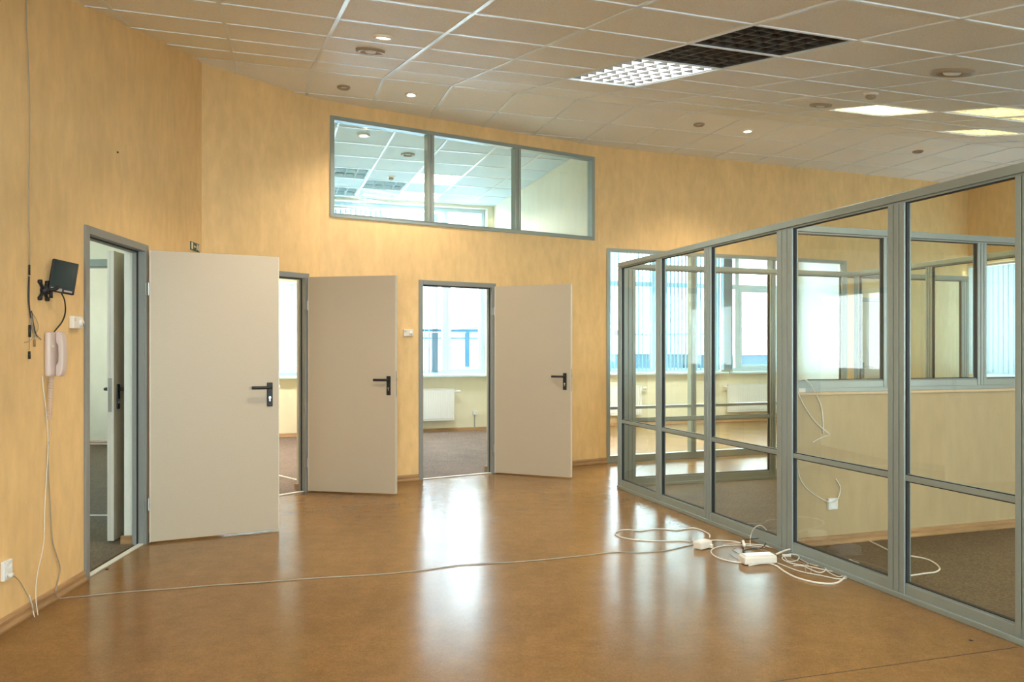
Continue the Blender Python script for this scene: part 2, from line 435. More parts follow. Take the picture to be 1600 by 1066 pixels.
def grid_mesh(i0, i1, j0, j1, off=(0, 0), skip=()):
    bm = bmesh.new()
    for i in range(i0, i1):
        for j in range(j0, j1):
            if (i, j) in skip: continue
            a, b_ = i+off[0], j+off[1]
            vs = [bm.verts.new(gpt(*c)) for c in ((a, b_), (a+1, b_), (a+1, b_+1), (a, b_+1))]
            bm.faces.new(vs)
    return bm
def bars(i0, i1, j0, j1, off=(0, 0), w=.024, h=.006, rows=True):
    bm = bmesh.new()
    def bar(p, q_, side, nrm):
        s = side*(w/2)
        vs = []
        for e in (p, q_):
            for (sg, hh) in ((-1, .003), (1, .003), (1, -h), (-1, -h)):
                vs.append(bm.verts.new(e + s*sg + nrm*hh))
        for k in range(4): bm.faces.new((vs[k], vs[(k+1) % 4], vs[4+(k+1) % 4], vs[4+k]))
        bm.faces.new(vs[:4]); bm.faces.new(vs[4:][::-1])
    gb = Vector((GB.x, GB.y, 0)); ga = Vector((GA.x, GA.y, 0))
    sl = (ga*math.cos(TH) + Z3*math.sin(TH)); nsl = gb.cross(sl).normalized()
    for i in range(i0, i1+1):
        a = i+off[0]
        if j0 < 0: bar(gpt(a, j0+off[1]), gpt(a, min(0, j1)+(off[1] if j1 <= 0 else 0)), gb, Z3)
        if j1 > 0: bar(gpt(a, 0), gpt(a, j1), gb, nsl)
    for j in range(j0, j1+1):
        b_ = j+off[1]
        for (ia, ib) in (((i0, 2), (3, i1)) if (j == 3 and not off[0]) else ((i0, i1),)):
            bar(gpt(ia+off[0], b_), gpt(ib+off[0], b_), ga if b_ <= 0 else sl, Z3 if b_ <= 0 else nsl)
    return bm
bm = grid_mesh(-8, 16, -6, JMAX, skip=TROF); clip(bm, HALL)
ceil = tag(link('ceiling', bm, 'tile'), 'sloping suspended ceiling of speckled grey-beige tiles', 'ceiling', kind='structure')
bm = bars(-8, 16, -6, JMAX); clip(bm, HALL)
tag(link('trim_1', bm, 'tbar'), 'white metal grid carrying the ceiling tiles of the hall', 'ceiling grid', kind='structure')
# low flat part above and behind the camera
bm = bmesh.new()
a, b_ = gpt(-10, JMAX), gpt(18, JMAX); z = a.z
bm.faces.new([bm.verts.new(v) for v in (a, b_, (16, -5, z), (-8, -5, z))]); clip(bm, HALL)
tag(link('ceiling_low', bm, 'tile'), 'low flat ceiling over the viewpoint', 'ceiling', kind='structure')
OFF = (.6, -.6)
OTROF = {(-1, -6): 0, (-1, -8): 0, (0, -7): 0, (1, -6): 1, (1, -8): 1}
O3 = [(back_off(C12, W2d, .07), neg(leftn(W2d))), (OMs, leftn(unit(OMs, OMe))), ((C23[0]-.02, C23[1]+.12), neg(leftn(Ad)))]
bm = grid_mesh(-6, 6, -13, 1, OFF, skip=OTROF); clip(bm, O3)
tag(link('ceiling_office', bm, 'tile_w'), 'cool white tiled ceiling of the office behind the high window', 'ceiling', kind='structure')
bm = bars(-6, 6, -13, 1, OFF)
clip(bm, O3); tag(link('trim_2', bm, 'tbar'), 'white metal ceiling grid seen through the high window', 'ceiling grid', kind='structure')
for nm, pl, lb in (('ceiling_middle', [(back_off(C01, W1d, .07), neg(leftn(W1d))), (OLs, leftn(unit(OLs, OLe))), (OMs, neg(leftn(unit(OMs, OMe))))], 'tiled ceiling of the middle office'),
                   ('ceiling_bay', [(back_off(C23, W3d, .07), neg(leftn(W3d))), ((C23[0]-.02, C23[1]+.12), leftn(Ad)), ((C34[0]+.1, C34[1]), neg(leftn(Ad)))], 'tiled ceiling of the room behind the glazed wall'),
                   ('ceiling_left_room', [(back_off(W0P, W0d, .07), neg(leftn(W0d)))], 'ceiling of the left room')):
    bm = bmesh.new()
    if nm == 'ceiling_left_room': pts = [(-7.4, .8), (-2, .8), (-2, 9), (-3.9, 11.4), (-7.4, 11.4)]
    else: pts = [(-9, 4), (9, 4), (9, 18), (-9, 13)]
    bm.faces.new([bm.verts.new((p[0], p[1], HC)) for p in pts]); clip(bm, pl)
    tag(link(nm, bm, 'tile_w'), lb, 'ceiling', kind='structure')

# ------------------------------------------------------------------ baseboards and thresholds
BP = [(0, 0), (-.020, 0), (-.022, .012), (-.014, .03), (-.014, .048), (-.008, .062), (0, .066)]
def baseboard(name, P, d, runs, label, sgn=1):
    bm = bmesh.new()
    for (a, b_) in runs: prism(bm, BP, a, b_)
    o = link(name, bm, 'base'); o.location = (P[0], P[1], 0); o.rotation_euler = (0, 0, ang(d))
    return tag(o, label, 'skirting board', kind='structure')
baseboard('baseboard_left', W0s, W0d, [(0, D0a-.002), (D0b+.002, L0-.01)], 'wood-look skirting along the left wall')
baseboard('baseboard_left_corner', C01, W1d, [(.02, D2a-.002), (D2b+.002, L1-.01)], 'wood-look skirting on the short angled wall')
baseboard('baseboard_back', C12, W2d, [(.01, D3a-.002), (D3b+.002, L2)], 'wood-look skirting on the back wall')
L3 = (Vector(C34)-Vector(C23)).length
baseboard('baseboard_back_right', C23, W3d, [(0.002, .108), (3.842, u4a-.01), (u4b+.01, L3-.03)], 'wood-look skirting on the right back wall')
baseboard('baseboard_right', C34, W4d, [(.03, 15)], 'wood-look skirting on the right wall')
baseboard('baseboard_exterior', E0, Ed, [(.1, 14.4)], 'wood-look skirting under the exterior windows')
baseboard('baseboard_suite', (-7.2, 11.1), (1, 0), [(.05, 3.0)], 'wood-look skirting of the far left room')

def floor_strip(name, p, q_, w, m, label, z=.0, h=.006):
    d = unit(p, q_); L = (Vector(q_[:2])-Vector(p[:2])).length
    o = link(name, boxes((0, L, -w/2, w/2, z, z+h)), m)
    o.location = (p[0], p[1], 0); o.rotation_euler = (0, 0, ang(d)); return tag(o, label, 'strip', kind='structure')
def along(P, d, u, v=0): return (P[0]+d[0]*u-d[1]*v, P[1]+d[1]*u+d[0]*v)
floor_strip('trim_3', along(W0s, W0d, D0a+.02, .02), along(W0s, W0d, D0b-.02, .02), .035, 'threshold', 'white threshold strip in the left doorway', .002, .008)
floor_strip('trim_4', along(C01, W1d, D2a+.04, .02), along(C01, W1d, D2b-.04, .02), .03, 'threshold', 'white threshold strip in the second doorway', .002, .008)
floor_strip('trim_5', along(C12, W2d, D3a+.04, .02), along(C12, W2d, D3b-.04, .02), .03, 'threshold', 'threshold strip in the third doorway', .002, .008)
floor_strip('trim_6', (-3.82, XY+.05), (-2.92, XY+.05), .03, 'threshold', 'white threshold strip in the inner doorway', .004, .006)
a = on_floor(425, 741.6); b_ = on_floor(470, 752.5)
floor_strip('trim_7', (a.x, a.y), (b_.x, b_.y), .03, 'threshold', 'white joint strip across the middle office carpet', .004, .006)
a = on_floor(1120, 1078); b_ = on_floor(1590, 1011.5)
floor_strip('trim_8', (a.x, a.y), (b_.x, b_.y), .003, 'stain', 'dark seam between two sheets of linoleum', .0, .0006)
bm = bmesh.new(); lathe(bm, [(0, .0035), (.006, .003), (.010, 0), (0, 0)], 14)
o = tag(link('debris_crumb', bm, 'stain', smooth=True), 'tiny dark crumb on the linoleum at lower right', 'debris'); o.location = on_floor(1517, 1001)
bm = bmesh.new(); lathe(bm, [(0, .006), (.008, .005), (.011, 0), (0, 0)], 14)
o = tag(link('debris_crumb', bm, 'stain', smooth=True), 'small dark crumb at the left doorway threshold', 'debris'); o.location = on_floor(167, 890)

# ------------------------------------------------------------------ doors
def lever(bm, s=1, y=-1):
    # spindle, elbow and lever pointing to -x (hinge side)
    cyl(bm, (0, y*.008, 0), (0, y*.050, 0), .011)
    tube(bm, [(0, y*.040, 0), (-.012, y*.050, 0), (-.035, y*.052, 0), (-.08, y*.052, 0), (-.135, y*.050, 0)], .0115, 12)
def door_hardware(leaf, w, t, both=True):
    for y, sgn in ((0, -1), (t, 1)):
        if sgn == 1 and not both: continue
        bm = bmesh.new(); y0, y1 = (y-.009, y) if sgn < 0 else (y, y+.009)
        box(bm, w-.087, w-.045, y0, y1, .945, 1.125)
        pl = link('handle', bm, 'black', leaf, bevel=.006)
        bm = bmesh.new(); lever(bm, 1, sgn)
        o = link('lever', bm, 'black', pl, smooth=True); o.location = (w-.066, y, 1.088)
        bm = bmesh.new()
        cyl(bm, (w-.066, y, 1.012), (w-.066, y+sgn*.013, 1.012), .0085); box(bm, w-.070, w-.062, min(y, y+sgn*.0125), max(y, y+sgn*.0125), .985, 1.010)
        link('lock_cylinder', bm, 'chrome', pl)
def make_leaf(parent, w, H=2.075, z0=.012, t=.042, loc=(0, 0), rz=0, plate=True):
    bm = bmesh.new()
    box(bm, .004, w, 0, t, z0, H)
    lf = link('leaf', bm, 'leaf', parent, bevel=.002)
    lf.location = (loc[0], loc[1], 0); lf.rotation_euler = (0, 0, rz)
    bm = boxes((w-.0015, w+.0025, -.001, t*.40, z0+.002, H-.001), (w-.0015, w+.0025, t*.46, t+.001, z0+.002, H-.001), (.0, .006, -.001, t, z0, H))
    link('edge_band', bm, 'edge', lf)
    if plate:
        bm = boxes((w+.0015, w+.0045, t*.12, t*.72, .93, 1.17), (w+.002, w+.012, t*.22, t*.55, 1.085, 1.105)); link('lock_faceplate', bm, 'steel', lf)
    door_hardware(lf, w, t)
    return lf
def door_unit(name, label, P, d, ua, ub, FHt=FH, hinge_at='b', leafdir=None, closed=False):
    """grey steel frame around ua..ub of a wall whose origin is P along d"""
    w = ub-ua
    r = thing(name, label, 'door', (P[0]+d[0]*ua, P[1]+d[1]*ua, 0), ang(d), kind='structure')
    f = .048
    bm = bmesh.new()
    for (x0, x1) in ((0, f), (w-f, w)):
        box(bm, x0, x1, -.014, .0, 0, FHt); box(bm, x0+.018 if x0 == 0 else x0, x1 if x0 == 0 else x1-.018, 0, .075, 0, FHt-.0)
    box(bm, f-.0, w-f+.0, -.014, 0, FHt-f, FHt); box(bm, f, w-f, 0, .075, FHt-f, FHt-.018)
    # rebate stops
    box(bm, f, f+.014, .048, .075, 0, FHt-f); box(bm, w-f-.014, w-f, .048, .075, 0, FHt-f); box(bm, f+.014, w-f-.014, .048, .075, FHt-f-.014, FHt-f)
    link('door_frame', bm, 'frame', r, bevel=.002)
    bm = boxes((f, f+.007, .038, .048, 0, FHt-f), (w-f-.007, w-f, .038, .048, 0, FHt-f), (f+.007, w-f-.007, .038, .048, FHt-f-.007, FHt-f))
    link('rubber_seal', bm, 'rubber', r)
    # end of the skirting wrapped into the reveal
    bm = bmesh.new(); box(bm, w-.052, w-.034, .078, TK+.02, 0, .066)
    link('reveal_skirting', bm, 'base', r, bevel=.004)
    if leafdir is not None:
        hx = w-f*.55
        # leaf plane passes through the hinge on the room side
        lf = make_leaf(r, .885, loc=(hx, -.030), rz=leafdir-ang(d))
        for hz in (.28, 1.80):
            bm = bmesh.new(); cyl(bm, (hx, -.024, hz-.045), (hx, -.024, hz+.045), .0085, 14)
            box(bm, hx-.034, hx-.004, -.0165, -.0135, hz-.04, hz+.04); box(bm, hx-.004, hx+.004, -.03, -.012, hz-.045, hz+.045)
            link('hinge', bm, 'steel', r, smooth=False)
    return r
dd1 = math.atan2(5.85-5.46, -1.794+2.575)
door_unit('door_1', 'open cream door folded back beside the left wall, widest of the three', W0s, W0d, D0a, D0b, leafdir=dd1)
door_unit('door_2', 'open cream door in the middle, hinged on the short angled wall', C01, W1d, D2a, D2b, leafdir=math.atan2(7.248-7.42, -1.087+1.955))
door_unit('door_3', 'open cream door on the back wall under the high interior window', C12, W2d, D3a, D3b, leafdir=math.radians(-22.3))
# closed door right of the glazed wall
r4 = door_unit('door_4', 'closed pale door right of the glazed wall, seen through two glass partitions', C23, W3d, u4a, u4b)
w4 = u4b-u4a
lf = link('leaf', boxes((.055, w4-.055, .0, .04, .01, FH-.06)), 'leaf', r4)
bm = bmesh.new(); box(bm, .10, .14, -.008, 0, .98, 1.20); h = link('handle', bm, 'black', lf)
bm = bmesh.new(); cyl(bm, (.12, 0, 1.13), (.12, -.05, 1.13), .01); tube(bm, [(.12, -.045, 1.13), (.15, -.052, 1.13), (.26, -.05, 1.13)], .011, 10); link('lever', bm, 'black', h, smooth=True)
# inner doorway of the left suite
r5 = thing('door_5', 'inner doorway and half-open pale door seen through the left doorway', 'door', (-3.82, XY, 0), 0, kind='structure')
link('door_frame', boxes((-.03, .02, -.02, .12, 0, 2.11), (.88, .93, -.02, .12, 0, 2.11), (.02, .88, -.02, .12, 2.05, 2.11)), 'alu', r5, bevel=.003)
lf = make_leaf(r5, .80, loc=(.885, -.03), rz=math.radians(-84.5))
lf.rotation_euler = (0, 0, math.atan2(5.50-6.25, -2.875+2.935))

# ------------------------------------------------------------------ glazed frames
def glazed_window(name, label, P, d, u0, u1, z0, z1, mull, m='alu', f=.05, depth=.07, v=0.0, rails=(), kind='structure', cat='window', bottom=None, mw=.075):
    L = u1-u0
    r = thing(name, label, cat, (P[0]+d[0]*u0-d[1]*v, P[1]+d[1]*u0+d[0]*v, z0), ang(d), kind=kind)
    H = z1-z0; fb = bottom or f; y0, y1 = -.012, depth
    bm = boxes((0, f, y0, y1, 0, H), (L-f, L, y0, y1, 0, H), (f, L-f, y0, y1, H-f, H), (f, L-f, y0, y1, 0, fb))
    # raised inner lips
    box(bm, f, L-f, y0-.006, y0, H-f, H-f+.008); box(bm, f, L-f, y0-.006, y0, fb-.008, fb)
    link('window_frame', bm, m, r, bevel=.003)
    xs = [0]+[q_-u0 for q_ in mull]+[L]
    for q_ in xs[1:-1]:
        bm = boxes((q_-mw/2, q_-.006, y0-.004, y1, fb, H-f), (q_+.006, q_+mw/2, y0-.004, y1, fb, H-f), (q_-.006, q_+.006, y0+.004, y1, fb, H-f))
        link('mullion', bm, m, r, bevel=.003)
    for k in range(len(xs)-1):
        a = xs[k]+(f if k == 0 else mw/2); b_ = xs[k+1]-(f if k == len(xs)-2 else mw/2)
        zc = [fb]+[z for z in rails]+[H-f]
        for z in rails: link('rail', boxes((a, b_, y0, y1-.02, z-.018, z+.018)), m, r, bevel=.003)
        for q2 in range(len(zc)-1):
            za = zc[q2]+(0 if q2 == 0 else .018); zb = zc[q2+1]-(0 if q2 == len(zc)-2 else .018)
            link('pane', boxes((a-.003, b_+.003, depth*.4, depth*.4+.006, za-.003, zb+.003)), 'glass', r)
    return r
glazed_window('window_1', 'high three-pane interior window in the back wall showing the office ceiling', C12, W2d, TW[0]-.015, TW[1]+.015, TW[2]-.01, TW[3]+.01, [1.185, 2.262], f=.042, depth=.08)
glazed_window('window_2', 'full-height grey framed glazed wall on the right back wall', C23, W3d, GW[0], GW[1], 0, GW[3], [1.345, 2.59], rails=(.665,), bottom=.085, f=.045)

# exterior windows: white PVC, mullions and a transom
def ext_window(n, xa, xb, z0, z1, label, mull, transom, P=None, d=None, u=None, handles=()):
    P = P or E0; d = d or Ed
    ua, ub = u if u else (uE(xa), uE(xb))
    L = ub-ua; H = z1-z0
    r = thing('window_%d' % n, label, 'window', (P[0]+d[0]*ua-d[1]*.16, P[1]+d[1]*ua+d[0]*.16, z0), ang(d), kind='structure')
    f = .06
    bm = boxes((0, f, 0, .07, 0, H), (L-f, L, 0, .07, 0, H), (f, L-f, 0, .07, H-f, H), (f, L-f, 0, .07, 0, f))
    for q_ in mull: box(bm, q_-ua-.045, q_-ua+.045, 0, .07, f, H-f)
    if transom: box(bm, f, L-f, -.002, .068, transom-z0-.045, transom-z0+.045)
    link('window_frame', bm, 'pvc', r, bevel=.004)
    link('pane', boxes((f-.005, L-f+.005, .030, .036, f-.005, H-f+.005)), 'glass', r)
    # opening sashes
    xs = [f]+[q_-ua for q_ in mull]+[L-f]
    for (k, hs) in handles:
        a, b_ = xs[k]+(.045 if k else 0), xs[k+1]-(.045 if k < len(xs)-2 else 0)
        zt = (transom-z0-.045) if transom else H-f
        s = .055
        sh = link('sash', boxes((a, a+s, -.018, .02, f, zt), (b_-s, b_, -.018, .02, f, zt), (a+s, b_-s, -.018, .02, zt-s, zt), (a+s, b_-s, -.018, .02, f, f+s)), 'pvc', r, bevel=.004)
        hx = a+s/2 if hs < 0 else b_-s/2
        bm = boxes((hx-.014, hx+.014, -.03, -.018, .62, .70)); box(bm, hx-.010, hx+.010, -.055, -.03, .65, .78)
        link('window_handle', bm, 'white', sh, bevel=.004)
    bm = boxes((-.08, L+.08, -.30, .0, -.045, -.005)); link('window_sill', bm, 'pvc', r, bevel=.008)
    return r
uo = uE(-1.09)
ext_window(3, -5.0, -3.40, .97, 2.45, 'exterior window of the office behind the second doorway', [uE(-4.25)], None)
ext_window(4, -3.08, -.42, .97, 3.79, 'exterior window with an opening sash seen through the third doorway', [uE(-2.1), uo+.0], 2.6, handles=((2, -1),))
ext_window(5, .1, 3.98, .97, 3.5, 'wide exterior window behind the glazed wall, covered by blinds', [uE(1.4), uE(2.7)], 2.6)
ext_window(6, 4.22, 5.35, .97, 3.5, 'exterior window with a sash and handle, right of the wide blinds', [uE(4.42)], 2.6, handles=((1, -1),))
for k, (a, b_, z0, z1) in enumerate(W4W[:2]):
    ext_window(7+k, 0, 0, z0, z1, ['window in the right wall seen through the far glass partition', 'window in the right wall hidden behind the partition post'][k], [a+1.0], None, P=C34, d=W4d, u=(a, b_))
for k, (a, b_, z0, z1) in enumerate(W4W[2:]):
    ext_window(9+k, 0, 0, z0, z1, 'window in the right wall, mirrored in the partition glazing', [(a+b_)/2], None, P=C34, d=W4d, u=(a, b_))
for k, (a, b_, z0, z1) in enumerate(WFW):
    ext_window(10+k, 0, 0, z0, z1, 'added daylight window in the unseen wall behind the viewpoint, bay %s from the right' % ['two', 'three', 'four', 'five'][k], [(a+b_)/2], None, P=W4e, d=WFd, u=(a, b_))

# ------------------------------------------------------------------ vertical blinds
def blind(label, P, d, u0, u1, z0, z1, deg, v=.02, pitch=.08, width=.089, stack=0, stack_at=0, jit=4, mat_='blind', group=None):
    r = thing('vertical_blind', label, 'blind', (P[0]+d[0]*u0-d[1]*v, P[1]+d[1]*u0+d[0]*v, z0), ang(d), group=group)
    L = u1-u0; H = z1-z0
    link('headrail', boxes((0, L, -.02, .02, H-.035, H)), 'white', r)
    bm = bmesh.new(); bw = bmesh.new()
    n = int(L/pitch)
    xs = [(.04+pitch*k, deg+random.uniform(-jit, jit)) for k in range(n)]
    if stack:
        xs = [x for x in xs if abs(x[0]-stack_at) > stack/2+.03] + [(stack_at-stack/2+.014*k, 84) for k in range(int(stack/.014))]
    for (x, g) in xs:
        a = math.radians(g); c, s = math.cos(a)*width/2, math.sin(a)*width/2
        nx, ny = -math.sin(a), math.cos(a); b2 = .006; th = .0006
        prof = [(-c, -s), (0+nx*b2, 0+ny*b2), (c, s)]
        ring = [(p[0]-nx*th, p[1]-ny*th) for p in prof]+[(p[0]+nx*th, p[1]+ny*th) for p in prof[::-1]]
        lo = [bm.verts.new((x+p[0], p[1], .03)) for p in ring]; hi = [bm.verts.new((x+p[0], p[1], H-.04)) for p in ring]
        for k in range(6): bm.faces.new((lo[k], lo[(k+1) % 6], hi[(k+1) % 6], hi[k]))
        bm.faces.new(lo[::-1]); bm.faces.new(hi)
        # weight sewn at the foot of the slat
        p0, p1 = prof[0], prof[2]
        q_ = [bm.verts.new((x+p[0]+nx*o_, p[1]+ny*o_, z_)) for z_ in (0, .035) for (p, o_) in ((p0, -.003), (p1, -.003), (p1, .003), (p0, .003))]
        for f in ((0, 1, 5, 4), (1, 2, 6, 5), (2, 3, 7, 6), (3, 0, 4, 7), (4, 5, 6, 7), (3, 2, 1, 0)): bm.faces.new([q_[k] for k in f])
    bw.free(); link('slats', bm, mat_, r)
    return r
blind('nearly closed vertical blind in the office behind the second doorway', E0, Ed, uE(-5.0), uE(-3.38), 1.02, 2.45, 12, v=-.05)
blind('vertical blind with spaced slats and a gathered stack, seen through the third doorway', E0, Ed, uE(-3.1), uE(-1.17), 1.0, 3.68, 68, v=-.05, stack=.12, stack_at=uE(-1.29)-uE(-3.1), mat_='blind_dense')
blind('wide vertical blind with open slats behind the glazed wall', E0, Ed, uE(.05), uE(2.75), 1.0, 3.55, 50, v=-.05, mat_='blind_dense')
blind('vertical blind with closer slats beside the pillar behind the glazed wall', E0, Ed, uE(2.8), uE(4.2), 1.0, 3.55, 40, v=-.05, stack=.2, stack_at=uE(4.08)-uE(2.8), mat_='blind_dense')
blind('closed blue-lit vertical blind on the right wall window', C34, W4d, .06, 2.05, 1.02, 2.62, 8, v=-.05)
blind('closed vertical blind on the next right wall window', C34, W4d, 2.3, 4.45, 1.02, 2.62, 8, v=-.05)

# ------------------------------------------------------------------ radiators
def radiator(label, xa, xb, valve=1, z0=.20, z1=.73):
    ua, ub = uE(xa), uE(xb); L = ub-ua
    r = thing('radiator', label, 'radiator', (E0[0]+Ed[0]*ua+Ed[1]*.04, E0[1]+Ed[1]*ua-Ed[0]*.04, z0), ang(Ed), group=None)
    H = z1-z0; bm = bmesh.new(); box(bm, 0, L, -.075, -.02, 0, H-.015)
    n = int(L/.04)
    for k in range(n): box(bm, .012+k*.04, .034+k*.04, -.080, -.074, .03, H-.05)
    link('panel', bm, 'white', r, bevel=.004)
    bm = boxes((0, L, -.078, -.015, H-.012, H))
    for k in range(int(L/.03)): box(bm, .008+.03*k, .024+.03*k, -.0805, -.077, H-.040, H-.030)
    link('top_grille', bm, 'white', r)
    bm = bmesh.new()
    for k in range(int(L/.03)): box(bm, .008+.03*k, .024+.03*k, -.0812, -.0795, .028, .034)
    link('lower_slots', bm, 'alu', r)
    x = L if valve > 0 else 0
    bm = bmesh.new(); cyl(bm, (x, -.045, H-.05), (x+valve*.05, -.045, H-.05), .012); cyl(bm, (x+valve*.04, -.045, H-.05), (x+valve*.11, -.045, H-.05), .022)
    cyl(bm, (x+valve*.045, -.045, H-.05), (x+valve*.045, .03, H-.05), .009)
    link('thermostatic_valve', bm, 'white', r, smooth=False)
    link('bracket', boxes((.15, .18, -.02, .04, .1, H-.1)), 'white', r); link('bracket', boxes((L-.18, L-.15, -.02, .04, .1, H-.1)), 'white', r)
    return r
radiator('white panel radiator under the window seen through the third doorway', -2.3, -1.0)
radiator('white panel radiator whose valve shows beside the second open door', -5.0, -3.78)
radiator('pale radiator at the left behind the glazed wall', 1.05, 2.32)
radiator('longer pale radiator behind the glazed wall, below the sash window', 4.06, 5.25, valve=-1)

# ------------------------------------------------------------------ sockets
def socket(label, pos, rz, cols=1, rows=1, group=None):
    r = thing('wall_socket', label, 'socket', pos, rz, group=group)
    w, h = .08*cols, .08*rows
    link('plate', boxes((-w/2, w/2, -.022, 0, -h/2, h/2)), 'white', r, bevel=.006)
    for i in range(cols):
        for k in range(rows):
            cx, cz = (i-(cols-1)/2)*.078, (k-(rows-1)/2)*.078
            bm = bmesh.new(); Mx = Matrix.Translation((cx, -.022, cz)) @ Matrix.Rotation(PI/2, 4, 'X')
            lathe(bm, [(0, -.004), (.019, -.004), (.021, .002), (.027, .003), (.028, 0)], 24, Mx)
            f = link('socket_face', bm, 'white', r, smooth=False)
            bm = bmesh.new(); cyl(bm, (cx-.009, -.0185, cz), (cx-.009, -.0165, cz), .003, 8); cyl(bm, (cx+.009, -.0185, cz), (cx+.009, -.0165, cz), .003, 8)
            link('contact_holes', bm, 'black', f)
    return r
def at(P, d, px, py, off=0): return on_plane(px, py, P, d, off)
p = at(E0, Ed, 742, 645)
sk = socket('small white socket with a cable run on the office wall seen through the third doorway', p, ang(Ed))
link('cable_duct', boxes((-.012, .002, -.010, 0, .04-p.z+.02, -.04)), 'alu', sk)

# ------------------------------------------------------------------ glass partitions (the cubicle)
PF = Vector((1.0527, 7.633)); PFd = Vector((.3207, -1)).normalized()    # from the far corner toward the camera
PH = 2.235
def uPF(px): return uW(tuple(PF), PFd, px)
def partition(label, P, d, L, posts, panes=True, mids=(.667,), z0=0., ztop=PH, bottom=.085, glass_y=.016, depth=.036, top=.045, mat_='alu', midbays=None, group=None):
    """posts = list of (u centre, width)"""
    r = thing('glass_partition', label, 'glass partition', (P[0], P[1], 0), ang(d), group=group)
    link('top_rail', boxes((-.0, L, -.006, depth+.006, ztop-top, ztop), (0, L, .006, depth-.006, ztop-top-.012, ztop-top)), mat_, r, bevel=.003)
    bm = boxes((0, L, 0, depth, z0, z0+bottom), (0, L, -.012, 0, z0, z0+.03)); box(bm, 0, L, .008, depth-.008, z0+bottom, z0+bottom+.008)
    link('bottom_rail', bm, mat_, r, bevel=.003)
    for (u, w) in posts:
        g = .004; n = 3 if w > .06 else 2
        zz0, zz1 = z0+.03, ztop-top-.012; g = .006
        pc = link('post', boxes((u-w/2+.002, u+w/2-.002, .003, depth-.003, zz0, zz1)), 'rubber', r)
        bm = bmesh.new(); cw = (w-g*(n-1))/n
        for k in range(n):
            a = u-w/2+k*(cw+g)
            box(bm, a, a+cw, -.006, .005, zz0, zz1); box(bm, a, a+cw, depth-.005, depth+.006, zz0, zz1)
        link('cover_profile', bm, mat_, pc, bevel=.0015)
    ps = sorted(posts)
    for k in range(len(ps)-1):
        a = ps[k][0]+ps[k][1]/2; b_ = ps[k+1][0]-ps[k+1][1]/2
        if b_-a < .1: continue
        zc = [z0+bottom+.008]+[m_ for m_ in mids]+[ztop-top-.012]
        for m_ in mids:
            bm = boxes((a-.002, b_+.002, .004, depth-.004, m_-.016, m_+.016)); box(bm, a, b_, .014, depth-.014, m_+.016, m_+.024)
            link('mid_rail', bm, mat_, r, bevel=.003)
        for q2 in range(len(zc)-1):
            za = zc[q2]+(0 if q2 == 0 else .016); zb = zc[q2+1]-(0 if q2 == len(zc)-2 else .016)
            pn = link('pane', boxes((a-.002, b_+.002, glass_y, glass_y+.006, za-.002, zb+.002)), 'glass', r)
            gy0, gy1 = glass_y-.008, glass_y+.014; q3 = .005
            link('gasket', boxes((a, a+q3, gy0, gy1, za, zb), (b_-q3, b_, gy0, gy1, za, zb), (a+q3, b_-q3, gy0, gy1, zb-q3, zb), (a+q3, b_-q3, gy0, gy1, za, za+q3)), 'rubber', pn)
    return r
fr_posts = [(.04, .075), (uPF(1029.5), .095), (uPF(1106), .095), (uPF(1226.5), .16), (uPF(1401), .115), (uPF(1603), .10), (uPF(1603)+.95, .085), (uPF(1603)+1.9, .085)]
LF = fr_posts[-1][0]+.043
partition('long grey-framed glass partition running from the back toward the right foreground', PF, PFd, LF, fr_posts)
BS = .32; Bd = Vector((1, BS)).normalized()
FEd = Bd
def uB(P, px): return uW(tuple(P), Bd, px)
LB = uB(PF, 1530)
FP = Vector(PF)+Bd*.06 + Vector((.0, .0))
far = [(.075, .12), (uB(FP, 1207), .07), (uB(FP, 1319), .075), (uB(FP, 1508), .10)]
partition('far end glass partition of the cubicle with a wide lock post', FP, Bd, far[-1][0]+.05, far)
# right side wall of the cubicle, from the far end partition toward the camera
RS = Vector(Wpt(FP, Bd, far[2][0]+.09)) + PFd*.05
rsL = 3.0
partition('right side glass partition of the cubicle, parallel to the long one', RS, PFd, rsL, [(.04, .07), (1.0, .07), (2.0, .07), (rsL-.04, .07)])
# low wall with glazing above
LWy = 4.68
tq = (3.5007-(LWy))  # intersection with the long partition
ix = (1.0527+.3207*7.633 - .3207*LWy)/(1+.3207*BS); LW = Vector((ix, LWy+BS*ix)) + Bd*.085
LL = 4.9
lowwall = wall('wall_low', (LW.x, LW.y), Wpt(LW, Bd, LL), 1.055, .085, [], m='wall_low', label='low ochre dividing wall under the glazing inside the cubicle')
o = link('trim_9', boxes((0, LL, -.018, .10, 1.055, 1.075)), 'sill', bevel=.004); o.location = (LW.x, LW.y, 0); o.rotation_euler = (0, 0, ang(Bd))
tag(o, 'pale wood capping on the low dividing wall', 'capping', kind='structure')
baseboard('baseboard_low', LW, Bd, [(0, LL)], 'wood-look skirting at the foot of the low dividing wall')
lp = [(.03, .05)] + [(uB(LW, px), .085) for px in (1388, 1534)]
step = lp[2][0]-lp[1][0]
while lp[-1][0]+step < LL: lp.append((lp[-1][0]+step, .085))
partition('grey-framed glazing standing on the low dividing wall', LW, Bd, LL, lp, mids=(), z0=1.075, bottom=.075)
# carpets inside the cubicle
c0 = Vector(PF)+PFd*0; inn = Vector((PFd.y*-1, PFd.x))  # pointing into the cubicle
pA = Vector(PF)+inn*.035; pB = Vector(Wpt(PF, PFd, LF))+inn*.035
rC = Vector(Wpt(LW, Bd, LL))
poly_slab('floor_carpet_cubicle', [tuple(pA), tuple(pB), (pB.x+4.4, pB.y+1.4), tuple(rC), tuple(RS+PFd*rsL), tuple(RS)], -.02, .005, 'carpet', 'olive brown carpet inside the glass cubicle')

p = at(tuple(LW), Bd, 1299, 787)
socket('white socket on the low dividing wall behind the glass', p, ang(Bd))
p = at(tuple(LW), Bd, 1387, 629.5)

